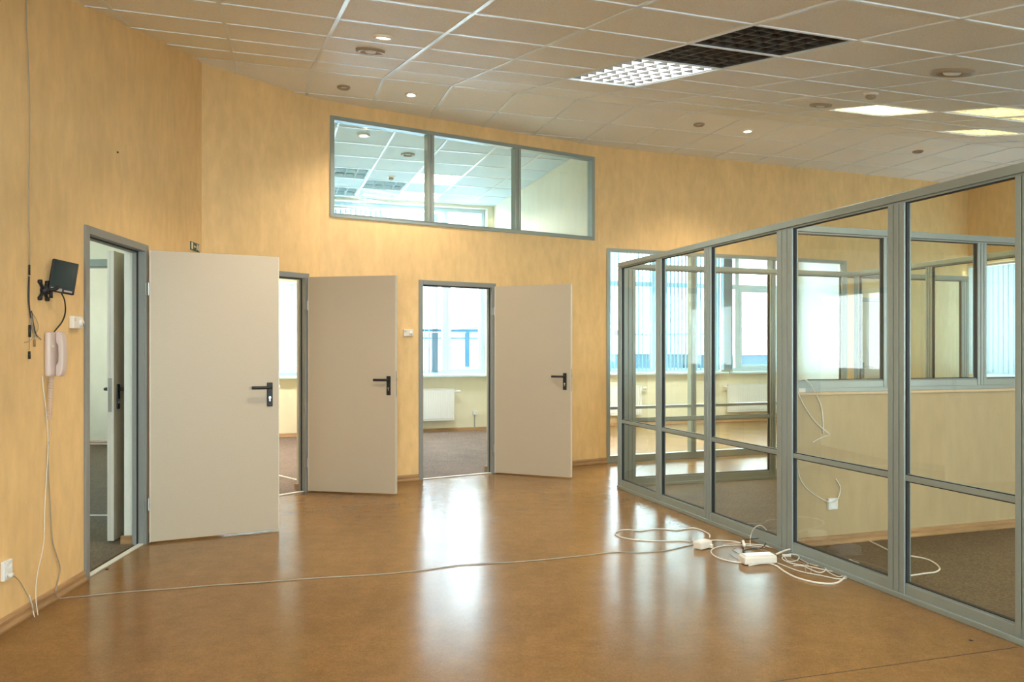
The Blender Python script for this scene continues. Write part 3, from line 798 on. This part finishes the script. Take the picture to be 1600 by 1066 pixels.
# ------------------------------------------------------------------ ceiling lights and fittings
def ceil_matrix(i, j):
    gb = Vector((GB.x, GB.y, 0)); ga = Vector((GA.x, GA.y, 0))
    if j > 0: ga = ga*math.cos(TH) + Z3*math.sin(TH)
    n = gb.cross(ga); p = gpt(i, j)
    return Matrix(((gb.x, ga.x, n.x, p.x), (gb.y, ga.y, n.y, p.y), (gb.z, ga.z, n.z, p.z), (0, 0, 0, 1)))
def troffer(label, i, j, ni, nj, cells, lit, off=(0, 0), power=60, color=(1, .93, .78), group=None):
    """covers tiles i..i+ni, j..j+nj"""
    r = thing('louvered_ceiling_light', label, 'ceiling light', matrix=ceil_matrix(i+off[0]+ni/2, j+off[1]+nj/2), group=group)
    w, h = T*ni/2-.013, T*nj/2-.013
    hm = 'lumw' if lit == 3 else 'housing' if lit else 'housing_d'
    D = .11
    link('housing', boxes((-w, w, -h, h, D, D+.01), (-w-.0, -w+.012, -h, h, .002, D), (w-.012, w, -h, h, .002, D), (-w+.012, w-.012, -h, -h+.012, .002, D), (-w+.012, w-.012, h-.012, h, .002, D)), hm, r)
    bm = bmesh.new(); cx, cy_ = cells
    for k in range(cx+1):
        x = -w+.014+(2*w-.028)*k/cx
        # parabolic blade: wide at the top, knife edge at the bottom
        a = .0015 if k not in (0, cx) else .003
        v = [bm.verts.new((x+s*t_, y_, z_)) for y_ in (-h+.014, h-.014) for (s, t_, z_) in ((-1, a, .004), (1, a, .004), (1, a+.006, .05), (-1, a+.006, .05))]
        for f in ((0, 1, 2, 3), (7, 6, 5, 4), (0, 4, 5, 1), (1, 5, 6, 2), (2, 6, 7, 3), (3, 7, 4, 0)): bm.faces.new([v[q_] for q_ in f])
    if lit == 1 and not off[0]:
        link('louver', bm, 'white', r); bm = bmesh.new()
    for k in range(cy_+1):
        y = -h+.014+(2*h-.028)*k/cy_
        a = .0015 if k not in (0, cy_) else .003
        v = [bm.verts.new((x_, y+s*t_, z_)) for x_ in (-w+.014, w-.014) for (s, t_, z_) in ((-1, a, .006), (1, a, .006), (1, a+.008, .05), (-1, a+.008, .05))]
        for f in ((3, 2, 1, 0), (4, 5, 6, 7), (1, 5, 4, 0), (2, 6, 5, 1), (3, 7, 6, 2), (0, 4, 7, 3)): bm.faces.new([v[q_] for q_ in f])
    link('louver' if off[0] or lit != 1 else 'cross_blades', bm, 'dark_reflector' if (lit == 1 and not off[0]) else 'pvc' if lit == 3 else 'reflector' if lit else 'dark_reflector', r)  # cool-lit fitting: shade on the cross blades is put into their dark colour
    if lit in (1, 2):
        bm = bmesh.new()
        for k in range(4):
            x = -w+2*w*(k+.5)/4
            cyl(bm, (x, -h+.03, .075), (x, h-.03, .075), .013, 10)
        link('tubes', bm, 'tube_w' if lit == 1 else 'tube', r)
        if power:
            a = area('tube_light', (0, 0, .10), (0, 0, -1), 2*w-.06, 2*h-.06, power, color, parent=r)
            a.rotation_euler = (0, 0, 0)
    return r
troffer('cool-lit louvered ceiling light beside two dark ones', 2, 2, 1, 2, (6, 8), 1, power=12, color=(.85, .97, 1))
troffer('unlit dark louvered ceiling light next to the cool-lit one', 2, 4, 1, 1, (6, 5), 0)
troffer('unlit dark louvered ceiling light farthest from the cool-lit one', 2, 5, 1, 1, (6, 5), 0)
WARM = (1, .83, .42)
troffer('yellow-lit louvered ceiling light left of the yellow pair', 6, 2, 1, 1, (4, 6), 2, power=15, color=WARM)
troffer('yellow-lit louvered ceiling light, nearer left of the pair at the right edge', 7, 3, 1, 1, (4, 6), 2, power=4, color=WARM)
troffer('yellow-lit louvered ceiling light cut by the right edge of the photo', 8, 3, 1, 1, (4, 6), 2, power=4, color=WARM)
troffer('yellow-lit louvered ceiling light low at the right edge, farthest back', 9, 1, 1, 1, (4, 6), 2, power=4, color=WARM)
for (i, j), lb in (((3, 8), 'added lit louvered ceiling light, unseen just above the top of the view'), ((6, 7), 'added lit louvered ceiling light, unseen above the right of the view'), ((-1, 8), 'added lit louvered ceiling light, unseen above the left of the view')):  # unseen troffers added as lamp light for the hall
    troffer(lb, i, j, 1, 1, (4, 6), 2, power=12, color=(1, .88, .70))
for (i, j), lb in (((-1, -6), 'unlit blue-grey ceiling light at the left of the high window, nearer'), ((-1, -8), 'unlit blue-grey ceiling light at the left of the high window, farther'), ((0, -7), 'unlit blue-grey ceiling light in the office beyond the high window, beside the smoke detector')):
    troffer(lb, i, j, 1, 1, (4, 2), 3, OFF, power=0)
for (i, j), lb in (((1, -6), 'bright ceiling light behind the first mullion of the high window, nearer'), ((1, -8), 'bright ceiling light behind the first mullion of the high window, farther')):
    troffer(lb, i, j, 1, 1, (4, 2), 1, OFF, power=28, color=(.95, 1, 1))
for (i, j), lb in (((-3, -5), 'added lit ceiling light of the middle office, out of view'), ((5, -4), 'added lit ceiling light of the glazed room, out of view, left'), ((8, -4), 'added lit ceiling light of the glazed room, out of view, right')):  # out-of-view troffers added to brighten these rooms
    troffer(lb, i, j, 1, 1, (4, 4), 1, OFF, power=90, color=(1, .97, .90)).location.z -= .12
def downlight(label, i, j, r_=.06, lit=False, style='spot', power=32):
    r = thing('downlight', label, 'downlight', matrix=ceil_matrix(i, j))
    bm = bmesh.new()
    lathe(bm, [(r_*.62, .03), (r_*.62, .0), (r_*.66, -.014), (r_*.85, -.018), (r_, -.012), (r_*1.04, .001), (r_*1.0, .002)], 36)
    link('trim_ring', bm, 'plastic' if lit else 'ringm', r, smooth=True)
    bm = bmesh.new(); lathe(bm, [(0, -.004 if lit else .012), (r_*.45, -.003 if lit else .014), (r_*.62, .006 if lit else .022)], 36)
    link('lens', bm, 'lamp_warm' if lit else 'white', r, smooth=True)
    if lit:
        l = bpy.data.lights.new('spot_glow', 'SPOT'); l.energy = power; l.color = (1, .85, .66); l.spot_size = 2.2; l.spot_blend = .8; l.shadow_soft_size = .03
        o = bpy.data.objects.new('spot_glow', l); COL.objects.link(o); o.parent = r; o.location = (0, 0, -.02)
    return r
downlight('lit spotlight in the ceiling at upper centre-left, above the big round vent', -.5, 3.4, .062, True)
downlight('small unlit round downlight nearest the left corner of the ceiling', -.5, -.55, .06)
downlight('lit spotlight in the ceiling just above the high interior window', .5, -.55, .06, True)
downlight('lit spotlight at the right above the orange wall', 6.5, -.62, .06, True)
downlight('unlit downlight left of the lit spot above the orange wall', 5.48, -.55, .06)
downlight('unlit downlight farthest right above the long partition', 10.5, -.8, .06)
def ring_vent(label, i, j, R_=.1):
    r = thing('round_ceiling_vent', label, 'ceiling vent', matrix=ceil_matrix(i, j))
    bm = bmesh.new(); lathe(bm, [(R_*.55, .01), (R_*.6, -.004), (R_*.8, -.020), (R_, -.018), (R_*1.05, .002)], 40)
    link('trim_ring', bm, 'ringm', r, smooth=True)
    bm = bmesh.new(); lathe(bm, [(0, -.022), (R_*.35, -.020), (R_*.42, -.012), (R_*.42, .01)], 40); link('centre_disc', bm, 'white', r, smooth=True)
    bm = bmesh.new(); lathe(bm, [(R_*.40, .006), (R_*.58, .006)], 40); link('throat', bm, 'black', r)
    return r
ring_vent('large round white vent below the lit spotlight at upper left', -.5, 2.42, .10)
ring_vent('large round vent at the upper right of the ceiling', 4.66, 5.4, .12)
ring_vent('dark round vent left of the yellow ceiling light', 5.58, 2.4, .09)
def smoke(label, i, j, s=1.):
    r = thing('smoke_detector', label, 'smoke detector', matrix=ceil_matrix(i, j))
    bm = bmesh.new(); lathe(bm, [(.052*s, .001), (.052*s, -.012*s), (.046*s, -.018*s), (.0, -.018*s)], 28); link('base', bm, 'plastic', r, smooth=True)
    bm = bmesh.new(); lathe(bm, [(.030*s, -.018*s), (.038*s, -.030*s), (.036*s, -.040*s), (.018*s, -.050*s), (0, -.052*s)], 28); link('sensor_head', bm, 'ringm', r, smooth=True)
    return r
smoke('smoke detector hanging from the ceiling above the yellow light', 5.2, 3.75)
smoke('smoke detector on the office ceiling seen through the high window', 1.1, -6.15)
downlight('lit spotlight on the office ceiling at the left of the high window', .1, -3.0, .07, True, power=5)
downlight('round unlit fitting on the office ceiling near the first mullion', 1.1, -4.1, .085)
downlight('distant round fitting on the office ceiling low in the high window', 2.1, -9.15, .085)

# ------------------------------------------------------------------ things on the left wall
W0a = ang(W0d)
def w0thing(name, label, cat, px, py):
    p = w0(px, py, 0); return thing(name, label, cat, p, W0a), p
# thermostats
def thermostat(label, pos, rz, s=1.):
    r = thing('thermostat', label, 'thermostat', pos, rz)
    link('body', boxes((-.055*s, .055*s, -.028*s, 0, -.036*s, .036*s)), 'plastic', r, bevel=.006*s)
    bm = bmesh.new(); Mx = Matrix.Translation((.028*s, -.028*s, -.002)) @ Matrix.Rotation(PI/2, 4, 'X'); lathe(bm, [(.021*s, 0), (.020*s, .010*s), (.015*s, .013*s), (0, .013*s)], 24, Mx)
    dl = link('dial', bm, 'plastic', r, smooth=True)
    link('pointer', boxes((.026*s, .030*s, -.0425*s, -.040*s, -.020*s, -.004*s)), 'stain', dl)
    link('vent_slot', boxes((-.046*s, -.030*s, -.0295*s, -.0275*s, .018*s, .021*s), (-.046*s, -.030*s, -.0295*s, -.0275*s, .010*s, .013*s)), 'gcable', r)
    return r
p = w0(115, 504, 0)
th = thermostat('ivory room thermostat on the left wall beside the doorway', p, W0a)
p = at(C12, W2d, 637, 520.5)
thermostat('small ivory thermostat between the middle door and the back doorway', p, ang(W2d))

# exit sign
p = w0(304, 386, 0)
r = thing('exit_sign', 'small dark green exit sign above the left open door', 'sign', p, W0a)
link('sign_plate', boxes((-.105, .105, -.008, 0, -.034, .034)), 'green', r, bevel=.001)
link('sign_margin', boxes((-.100, -.062, -.0095, -.008, -.028, .028)), 'sign_w', r)
bm = bmesh.new()   # arrow
for tri in ([(-.045, 0), (-.020, .016), (-.020, -.016)],):
    vs = [bm.verts.new((x, -.0095, z)) for x, z in tri] ; bm.faces.new(vs)
box(bm, -.020, .012, -.0095, -.008, -.005, .005); link('arrow', bm, 'sign_w', r)
bm = boxes((.035, .050, -.0095, -.008, .014, .026), (.030, .055, -.0095, -.008, -.006, .012)); box(bm, .024, .036, -.0095, -.008, -.026, -.006); box(bm, .046, .066, -.0095, -.008, -.018, -.006); box(bm, .072, .094, -.0095, -.008, -.028, .028)
link('running_figure', bm, 'sign_w', r)

# intercom phone
p = w0(76, 553, 0)
r = thing('wall_telephone', 'pinkish beige wall telephone handset hung below the small monitor', 'telephone', p, W0a)
link('base', boxes((-.048, .048, -.032, 0, -.122, .118)), 'beige', r, bevel=.012)
bm = bmesh.new()
prism_pts = [(-.033, .120), (-.052, .121), (-.064, .112), (-.070, .085), (-.074, .04), (-.074, -.04), (-.070, -.09), (-.062, -.116), (-.050, -.124), (-.033, -.122), (-.033, -.062), (-.046, -.045), (-.048, 0), (-.046, .045), (-.033, .062)]
prism(bm, prism_pts, .002, .052)
link('handset', bm, 'beige', r, bevel=.007)
link('hook_switch', boxes((-.03, -.014, -.036, -.031, .035, .045)), 'plastic', r)

# little monitor on a bracket
c = Vector((-2.432, 4.17, CAMH+(548-433)/F_*4.17))
zax = Vector((.76, -.65, .03)).normalized()       # screen normal
xax = Z3.cross(zax).normalized(); yax = zax.cross(xax)
rot = Matrix.Rotation(math.radians(-9), 3, zax)
xax = rot @ xax; yax = rot @ yax
Mm = Matrix(((xax.x, yax.x, zax.x, c.x), (xax.y, yax.y, zax.y, c.y), (xax.z, yax.z, zax.z, c.z), (0, 0, 0, 1)))
r = thing('small_monitor', 'small black flat monitor tilted on a wall bracket', 'monitor', matrix=Mm)
link('casing', boxes((-.064, .064, -.088, .088, -.024, 0)), 'black', r, bevel=.004)
link('screen', boxes((-.057, .057, -.060, .081, 0, .001)), 'screen', r)
link('control_strip', boxes((-.056, .0, -.083, -.067, 0, .0025), (.010, .050, -.080, -.070, 0, .002)), 'gcable', r)
p = w0(66, 454, 0)
r2 = thing('monitor_bracket', 'black cross-shaped wall bracket holding the small monitor', 'bracket', p, W0a)
bm = bmesh.new()
for sx_ in (-1, 1):
    for sz in (-1, 1):
        tube(bm, [(0, -.008, 0), (sx_*.02, -.008, sz*.022), (sx_*.036, -.008, sz*.044)], .0085, 10)
        cyl(bm, (sx_*.036, 0, sz*.044), (sx_*.036, -.016, sz*.044), .011, 12)
cyl(bm, (0, 0, 0), (0, -.03, 0), .022)
link('wall_plate', bm, 'black', r2, smooth=True)
inv_ = r2.matrix_basis.copy()
Mr = Matrix.Translation(p) @ Matrix.Rotation(W0a, 4, 'Z'); Mi = Mr.inverted()
back = Mi @ (c - zax*.022 - yax*.03)
bm = bmesh.new(); tube(bm, [(0, -.02, 0), Vector((0, -.02, 0)).lerp(back, .5)+Vector((0, -.01, -.012)), back], .010, 12)
cyl(bm, (0, -.045, -.04), (0, -.045, -.005), .009); cyl(bm, back, back + Vector((0, .0, -.04)), .008)
link('arm', bm, 'black', r2, smooth=True)

# cables on the wall
def cord(name, label, pts, r_, m, cat='cable', group=None, sub=6):
    bm = bmesh.new(); tube(bm, pts, r_, 8, sub=sub)
    return tag(link(name, bm, m, smooth=True), label, cat, group)
cord('cable', 'thin cable running down the left wall from the ceiling to the phone', [w0(41, -30), w0(41, 20), w0(45, 120), w0(46.5, 200), w0(45, 300), w0(46, 370), w0(46.5, 420), w0(46, 470), w0(48, 495), w0(52, 520), w0(64, 531, .02)], .0026, 'gcable')
bm = bmesh.new(); cyl(bm, w0(46, 414), w0(46, 430), .0045); tube(bm, [w0(45.5, 432), w0(45, 470), w0(48, 498)], .0035, 8)
tag(link('cable_splice', bm, 'black', smooth=True), 'dark spliced cable length left of the monitor bracket', 'cable')
cord('cable', 'short black cable looping from the monitor to the phone', [Mm @ Vector((.005, -.087, -.015)), w0(101, 470, .05), w0(102, 488, .03), w0(97, 503, .012), w0(86, 517, .012), w0(83, 521, .02)], .0038, 'black')
bm = bmesh.new(); cyl(bm, w0(46.5, 508), w0(46.5, 527), .006); tag(link('cable_connector', bm, 'black', smooth=True), 'black barrel connector hanging left of the telephone', 'connector')
cord('cable', 'thin grey wires dangling left of the telephone', [w0(50, 488), w0(47, 500), w0(46.5, 510), w0(46, 530), w0(46, 548)], .002, 'gcable')
cord('cable', 'thin curled wire crossing left of the telephone', [w0(49, 487), w0(57, 500), w0(60, 512), w0(55, 523), w0(46, 533), w0(38, 535.5)], .0016, 'gcable')
bm = bmesh.new(); cyl(bm, w0(46, 549), w0(46, 561), .0055); tag(link('cable_connector', bm, 'black', smooth=True), 'small black plug on the lowest dangling wire', 'connector')
cord('cable', 'brown lead ending in a brass connector beside the telephone', [w0(49, 486), w0(51, 505), w0(54, 525), w0(54, 532)], .0022, 'gcable')
bm = bmesh.new(); cyl(bm, w0(54, 531), w0(54, 542), .005); tag(link('cable_connector', bm, 'base', smooth=True), 'brass-coloured connector beside the telephone', 'connector')
cord('cable', 'black lead from the hanging wires into the side of the telephone', [w0(49, 486), w0(52, 505), w0(56, 522), w0(64, 531, .02)], .003, 'black')
# coil cord of the handset
bm = bmesh.new(); pts = []
a, b_ = w0(80, 590, .02), w0(77, 655, .018)
for k in range(0, 26*10+1):
    t_ = k/260; c_ = a.lerp(b_, t_); an = t_*26*2*PI
    pts.append(c_ + Vector((W0d[0], W0d[1], 0))*(.014*math.cos(an)) + Vector((W0d[1], -W0d[0], 0))*(.010*math.sin(an)))
tube(bm, pts, .0017, 6, smooth_path=False)
tube(bm, [w0(83, 586, .02), w0(85, 592, .02), a], .0017, 6); tube(bm, [b_, w0(78.5, 665, .01), w0(79.5, 675, .008), w0(76, 688, .008)], .0017, 6)
tag(link('coiled_cord', bm, 'beige', smooth=True), 'beige coiled cord hanging under the telephone handset', 'cord')
cord('cable', 'white cable hanging from the phone down to the skirting and back up', [w0(66, 588, .01), w0(68, 610), w0(72, 640), w0(75, 690), w0(73, 740), w0(70, 790), w0(68, 850), w0(58, 900), w0(56, 935, .03), w0(59, 962, .045), w0(54, 964, .045), w0(50, 945, .03), w0(46, 930, .028)], .0024, 'wcable')
cord('cable', 'thin cable leaving the socket plug toward the skirting', [w0(20, 899, .035), w0(30, 908, .02), w0(40, 925), w0(48, 942, .03), w0(54, 962, .04)], .0024, 'gcable')
W_end = w0(86, 934, .035)
fl = [(92, 935), (110, 933.5), (133, 932), (150, 930), (200, 925), (270, 920), (335, 914.5), (400, 910.6), (460, 906), (520, 902), (590, 898), (655, 892), (690, 887), (726, 882.5), (797, 879), (842, 875.5), (887, 871), (925, 867), (959, 863), (1000, 863.5), (1038, 861), (1060, 856), (1082, 851.5)]
cord('cable', 'long thin cable lying across the whole linoleum floor to the white adapter', [w0(76, 690), w0(75, 715), w0(77, 765), w0(79, 800), w0(82, 845), w0(89, 870), w0(94, 890), w0(89, 915, .01), w0(87, 926, .03)]+[on_floor(x, y, .004) for x, y in fl], .0032, 'gcable')
p = w0(7, 891, 0)
sk = socket('white double wall socket low on the left wall at the photo edge', p, W0a, cols=1, rows=2)
sk.scale = (.9, .9, .6)
bm = bmesh.new(); cyl(bm, w0(12, 898, .018), w0(20, 899, .045), .012, 14)
tag(link('plug', bm, 'wcable', smooth=True), 'small plug in the left wall double socket', 'plug')

# ------------------------------------------------------------------ cords, adapter and power box on the floor
def fbox(name, label, cat, px, py, L, W, H, rz, m='plastic', bevel=.01):
    p = on_floor(px, py); r = thing(name, label, cat, (p.x, p.y, 0), rz)
    link('casing', boxes((-L/2, L/2, -W/2, W/2, .002, H)), m, r, bevel=bevel); return r
r = fbox('power_adapter', 'white block adapter lying on the floor left of the cord tangle', 'adapter', 1098, 857, .125, .07, .055, math.radians(38))
link('prong', boxes((.0615, .080, -.018, -.012, .02, .028)), 'steel', r); link('prong', boxes((.0615, .080, .012, .018, .02, .028)), 'steel', r); link('cable_boot', boxes((.03, .052, -.050, -.034, .004, .03)), 'plastic', r, bevel=.002)
r = fbox('power_strip', 'white flat power box in the middle of the cord tangle', 'power strip', 1184, 880, .225, .095, .055, math.radians(10), bevel=.012)
link('cover_plate', boxes((-.10, .10, -.036, .036, .055, .059)), 'white', r, bevel=.002)
def fpts(l): return [on_floor(x, y, h) for (x, y, h) in l]
def fl3(l, h=.005): return [(q_[0], q_[1], q_[2] if len(q_) > 2 else h) for q_ in l]
cord('cord', 'white cord loop lying left of the adapter', fpts(fl3([(1082, 846), (1060, 845), (1030, 845.5), (1000, 844), (981, 842), (966, 838), (961, 833.5), (968, 829.5), (980, 828), (999, 829.5), (1012, 828), (1024, 826.5), (1040, 827), (1058, 828.5), (1075, 826), (1085, 825.5), (1097, 829), (1108, 835), (1109, 840, .03)])), .0042, 'wcable')
cord('cord', 'white cord from the adapter into the tangle', fpts(fl3([(1108, 845, .02), (1120, 844.5), (1145, 846), (1165, 850), (1190, 852), (1212, 857), (1235, 862)])), .0042, 'wcable')
cord('cord', 'thick white cord sweeping in the widest loop right of the power box', fpts(fl3([(1170, 884), (1195, 880), (1212, 884), (1225, 893), (1245, 903), (1275, 910.5), (1303, 912), (1317, 905), (1320, 896), (1305, 884), (1292, 872, .02), (1278, 862, .03), (1255, 858, .04), (1232, 859, .04), (1213, 866, .03)])), .0058, 'wcable')
cord('cord', 'white cord looping at the left of the power box', fpts(fl3([(1160, 880), (1140, 877), (1120, 871), (1111, 863), (1116, 857), (1130, 853.5), (1150, 852), (1172, 853), (1195, 856)])), .0042, 'wcable')
cord('cord', 'thin white cord twisting twice on the right of the tangle', fpts(fl3([(1205, 876), (1225, 884), (1250, 893), (1285, 900), (1310, 905), (1323, 903), (1312, 896), (1285, 890), (1258, 884), (1235, 880), (1222, 872, .02), (1235, 866, .03), (1248, 869, .02), (1245, 876), (1232, 877), (1225, 870)])), .0034, 'wcable')
cord('cord', 'white cord with a tall arch leaning on the partition', fpts(fl3([(1172, 853), (1173, 838, .03), (1178, 826, .09), (1188, 821, .12), (1198, 829, .09), (1203, 843, .03), (1212, 855), (1228, 860)])), .0030, 'wcable')
cord('cord', 'white cord curling over the right part of the tangle', fpts(fl3([(1270, 861, .02), (1285, 869, .02), (1293, 880, .02), (1305, 888, .02), (1318, 898), (1309, 901), (1292, 892), (1289, 880, .02), (1297, 874, .02), (1293, 888), (1280, 895), (1255, 885), (1240, 884)])), .0034, 'wcable')
cord('cord', 'short black lead curled behind the power box', fpts(fl3([(1162, 858), (1158, 850), (1165, 844, .02), (1180, 842, .03), (1192, 842, .03), (1196, 850, .02), (1188, 857), (1172, 858), (1160, 862), (1170, 866)])), .003, 'black')
cord('cord', 'grey cord wound beneath the power box', fpts(fl3([(1140, 866), (1150, 872), (1168, 876), (1155, 866), (1145, 858), (1170, 855), (1200, 862), (1230, 872), (1262, 883), (1268, 892), (1262, 897), (1258, 888), (1263, 878)])), .0022, 'gcable')
cord('cord', 'thin white cord laced through the tangle', fpts(fl3([(1130, 851), (1150, 849), (1180, 851), (1205, 856), (1235, 866), (1265, 881), (1290, 886), (1300, 881, .02), (1290, 874, .02)])), .0024, 'wcable')
cord('cord', 'pale grey cord fanning toward the foot of the partition', fpts(fl3([(1200, 872), (1222, 865), (1245, 862, .02), (1262, 868, .02), (1268, 878, .01), (1255, 885)])), .0024, 'gcable')
bm = bmesh.new(); cyl(bm, on_floor(1222, 868, .012), on_floor(1236, 869, .012), .010, 12)
tag(link('plug', bm, 'plastic', smooth=True), 'small white plug among the cords right of the power box', 'plug')
bm = bmesh.new(); cyl(bm, on_floor(1163, 853, .035), on_floor(1161, 846, .035), .010, 12)
tag(link('plug', bm, 'plastic', smooth=True), 'white plug standing behind the power box', 'plug')
# inside the cubicle
def lw(px, py, off=.006): return on_plane(px, py, tuple(LW), Bd, off)
cord('cord', 'white cord hanging in a curve down the low wall behind the glass', [lw(1248, 594, .03), lw(1258, 593, .03), lw(1266, 600, .02), lw(1275, 617), lw(1283, 635), lw(1286, 660), lw(1286, 678)], .0042, 'wcable')
cord('cord', 'white cord slanting down the low wall behind the glass', [lw(1246, 612, .02), lw(1255, 632), lw(1270, 655), lw(1283, 668), lw(1296, 679, .03), lw(1285, 683), lw(1268, 692)], .0040, 'wcable')
cord('cord', 'white cord dipping to the socket on the low wall', [lw(1247, 735), lw(1251, 750), lw(1262, 765), lw(1282, 779), lw(1299, 785.5, .04), lw(1309, 780, .03), lw(1313, 765), lw(1311, 757), lw(1306, 749)], .0036, 'wcable')
cord('cord', 'white cord looping over the cubicle carpet behind the glass', fpts(fl3([(1279, 822, .02), (1300, 826), (1318, 829), (1345, 839), (1370, 851), (1393, 862), (1416, 868), (1440, 872), (1457, 878), (1468, 888), (1462, 894), (1447, 896), (1420, 900), (1400, 903), (1385, 903)], .010)), .0052, 'wcable')
cord('cord', 'short bent end of white cord on the cubicle carpet', fpts(fl3([(1322, 878), (1328, 875), (1334, 878), (1341, 880), (1344, 886)], .010)), .0046, 'wcable')
p = lw(1251, 590, .0)
r = thing('junction_block', 'small ivory block on the capping of the low wall', 'block', (p.x, p.y, 1.075), ang(Bd))
link('body', boxes((-.03, .03, -.016, .0, .0, .03)), 'plastic', r, bevel=.004)

# ------------------------------------------------------------------ outside
def E_out(x, off): q_ = E_pt(x, off); return q_
poly_slab('terrace_floor', [tuple(E_pt(-14, .32))[:2], tuple(E_pt(9, .32))[:2], tuple(E_pt(9, 2.6))[:2], tuple(E_pt(-14, 2.6))[:2]], -.1, .3, 'snow', 'snow covered terrace outside the windows', 'terrace')
r = thing('terrace_railing', 'blue terrace railing with white panels outside the office window', 'railing', tuple(E_pt(-8, 2.3)), ang(Ed))
Lr = 9.9
link('handrail', boxes((0, Lr, -.03, .03, 1.74, 1.79)), 'darkblue', r)
link('middle_bar', boxes((0, Lr, -.012, .012, 1.60, 1.62)), 'darkblue', r)
for k in range(7):
    u = .75+k*1.247 ; link('railing_post', boxes((u, u+.07, -.02, .05, .3, 1.74)), 'darkblue', r)
link('panel', boxes((0, Lr, .055, .065, .3, 1.72)), 'frost', r)
tag(link('snow_ground', boxes((-120, 160, 30, 320, -9, -8.5)), 'snow'), 'snowy ground beyond the building', 'ground', kind='structure')
# low hills on the horizon
bm = bmesh.new(); rows = []
for k in range(90):
    x = -150+k*4.2; hh = 7.6+1.4*math.sin(k*.21)+.7*math.sin(k*.77+1)
    rows.append([bm.verts.new((x, 232+6*math.sin(k*.3), -9)), bm.verts.new((x, 236, hh*.55)), bm.verts.new((x, 245, hh)), bm.verts.new((x, 300, -9))])
for a, b_ in zip(rows, rows[1:]):
    for k in range(3): bm.faces.new((a[k], b_[k], b_[k+1], a[k+1]))
tag(link('hills', bm, 'bluegrey', smooth=True), 'blue-grey hills on the horizon outside', 'hills', kind='structure')
def roof_house(label, x, y, w, d_, zb, zt, zr):
    r = thing('snowy_building', label, 'building', (x, y, zb), .25)
    link('wall', boxes((0, w, 0, d_, 0, zt-zb)), 'bluegrey', r)
    bm = bmesh.new(); n = 14; prof = [(-.4+(d_+.8)*k/n, zt-zb+(zr-zt)*math.sin(PI*k/n)**.7+.02) for k in range(n+1)]
    prism(bm, prof, -.4, w+.4); link('snow_roof', bm, 'snow', r, smooth=False)
    wn = int(w/2.2)
    for k in range(wn): link('window', boxes((.7+k*2.2, 1.7+k*2.2, -.05, 0, (zt-zb)*.35, (zt-zb)*.8)), 'pvc', r)
roof_house('snow-roofed building seen through the left blinds behind the glazed wall', 5.2, 46, 5.4, 9, -8.5, 1.15, 2.2)
roof_house('snow-roofed building with pale windows beyond the sash window', 12.4, 44, 5.0, 8, -8.5, 1.1, 2.25)
roof_house('farther snow-roofed building near the horizon', 18, 72, 10, 12, -8.5, 1.8, 2.9)
roof_house('wide distant snow-roofed building at the left of the glazed view', 5, 85, 13, 12, -8.5, 2.0, 3.2)

# small nail head on the left wall
bm = bmesh.new(); p = w0(184, 238, 0); cyl(bm, p, w0(184, 238, .006), .006, 10)
tag(link('wall_nail', bm, 'stain'), 'tiny dark nail high on the left wall', 'nail')
GROUPS = {'downlight': 'round downlights in the ceilings', 'ceiling light': 'louvered ceiling lights', 'ceiling vent': 'round ceiling vents', 'blind': 'vertical blinds on the windows',
          'radiator': 'panel radiators under the windows', 'cord': 'white cords of the floor tangle and cubicle', 'cable': 'thin cables on the left wall and floor',
          'glass partition': 'grey framed glass partitions of the cubicle', 'thermostat': 'room thermostats', 'socket': 'wall sockets', 'smoke detector': 'smoke detectors',
          'connector': 'cable connectors on the left wall', 'plug': 'small plugs', 'debris': 'dark crumbs on the floor', 'building': 'snow-roofed buildings outside'}
for o in bpy.data.objects:
    if o.parent is None and o.get('category') in GROUPS: o['group'] = GROUPS[o['category']]
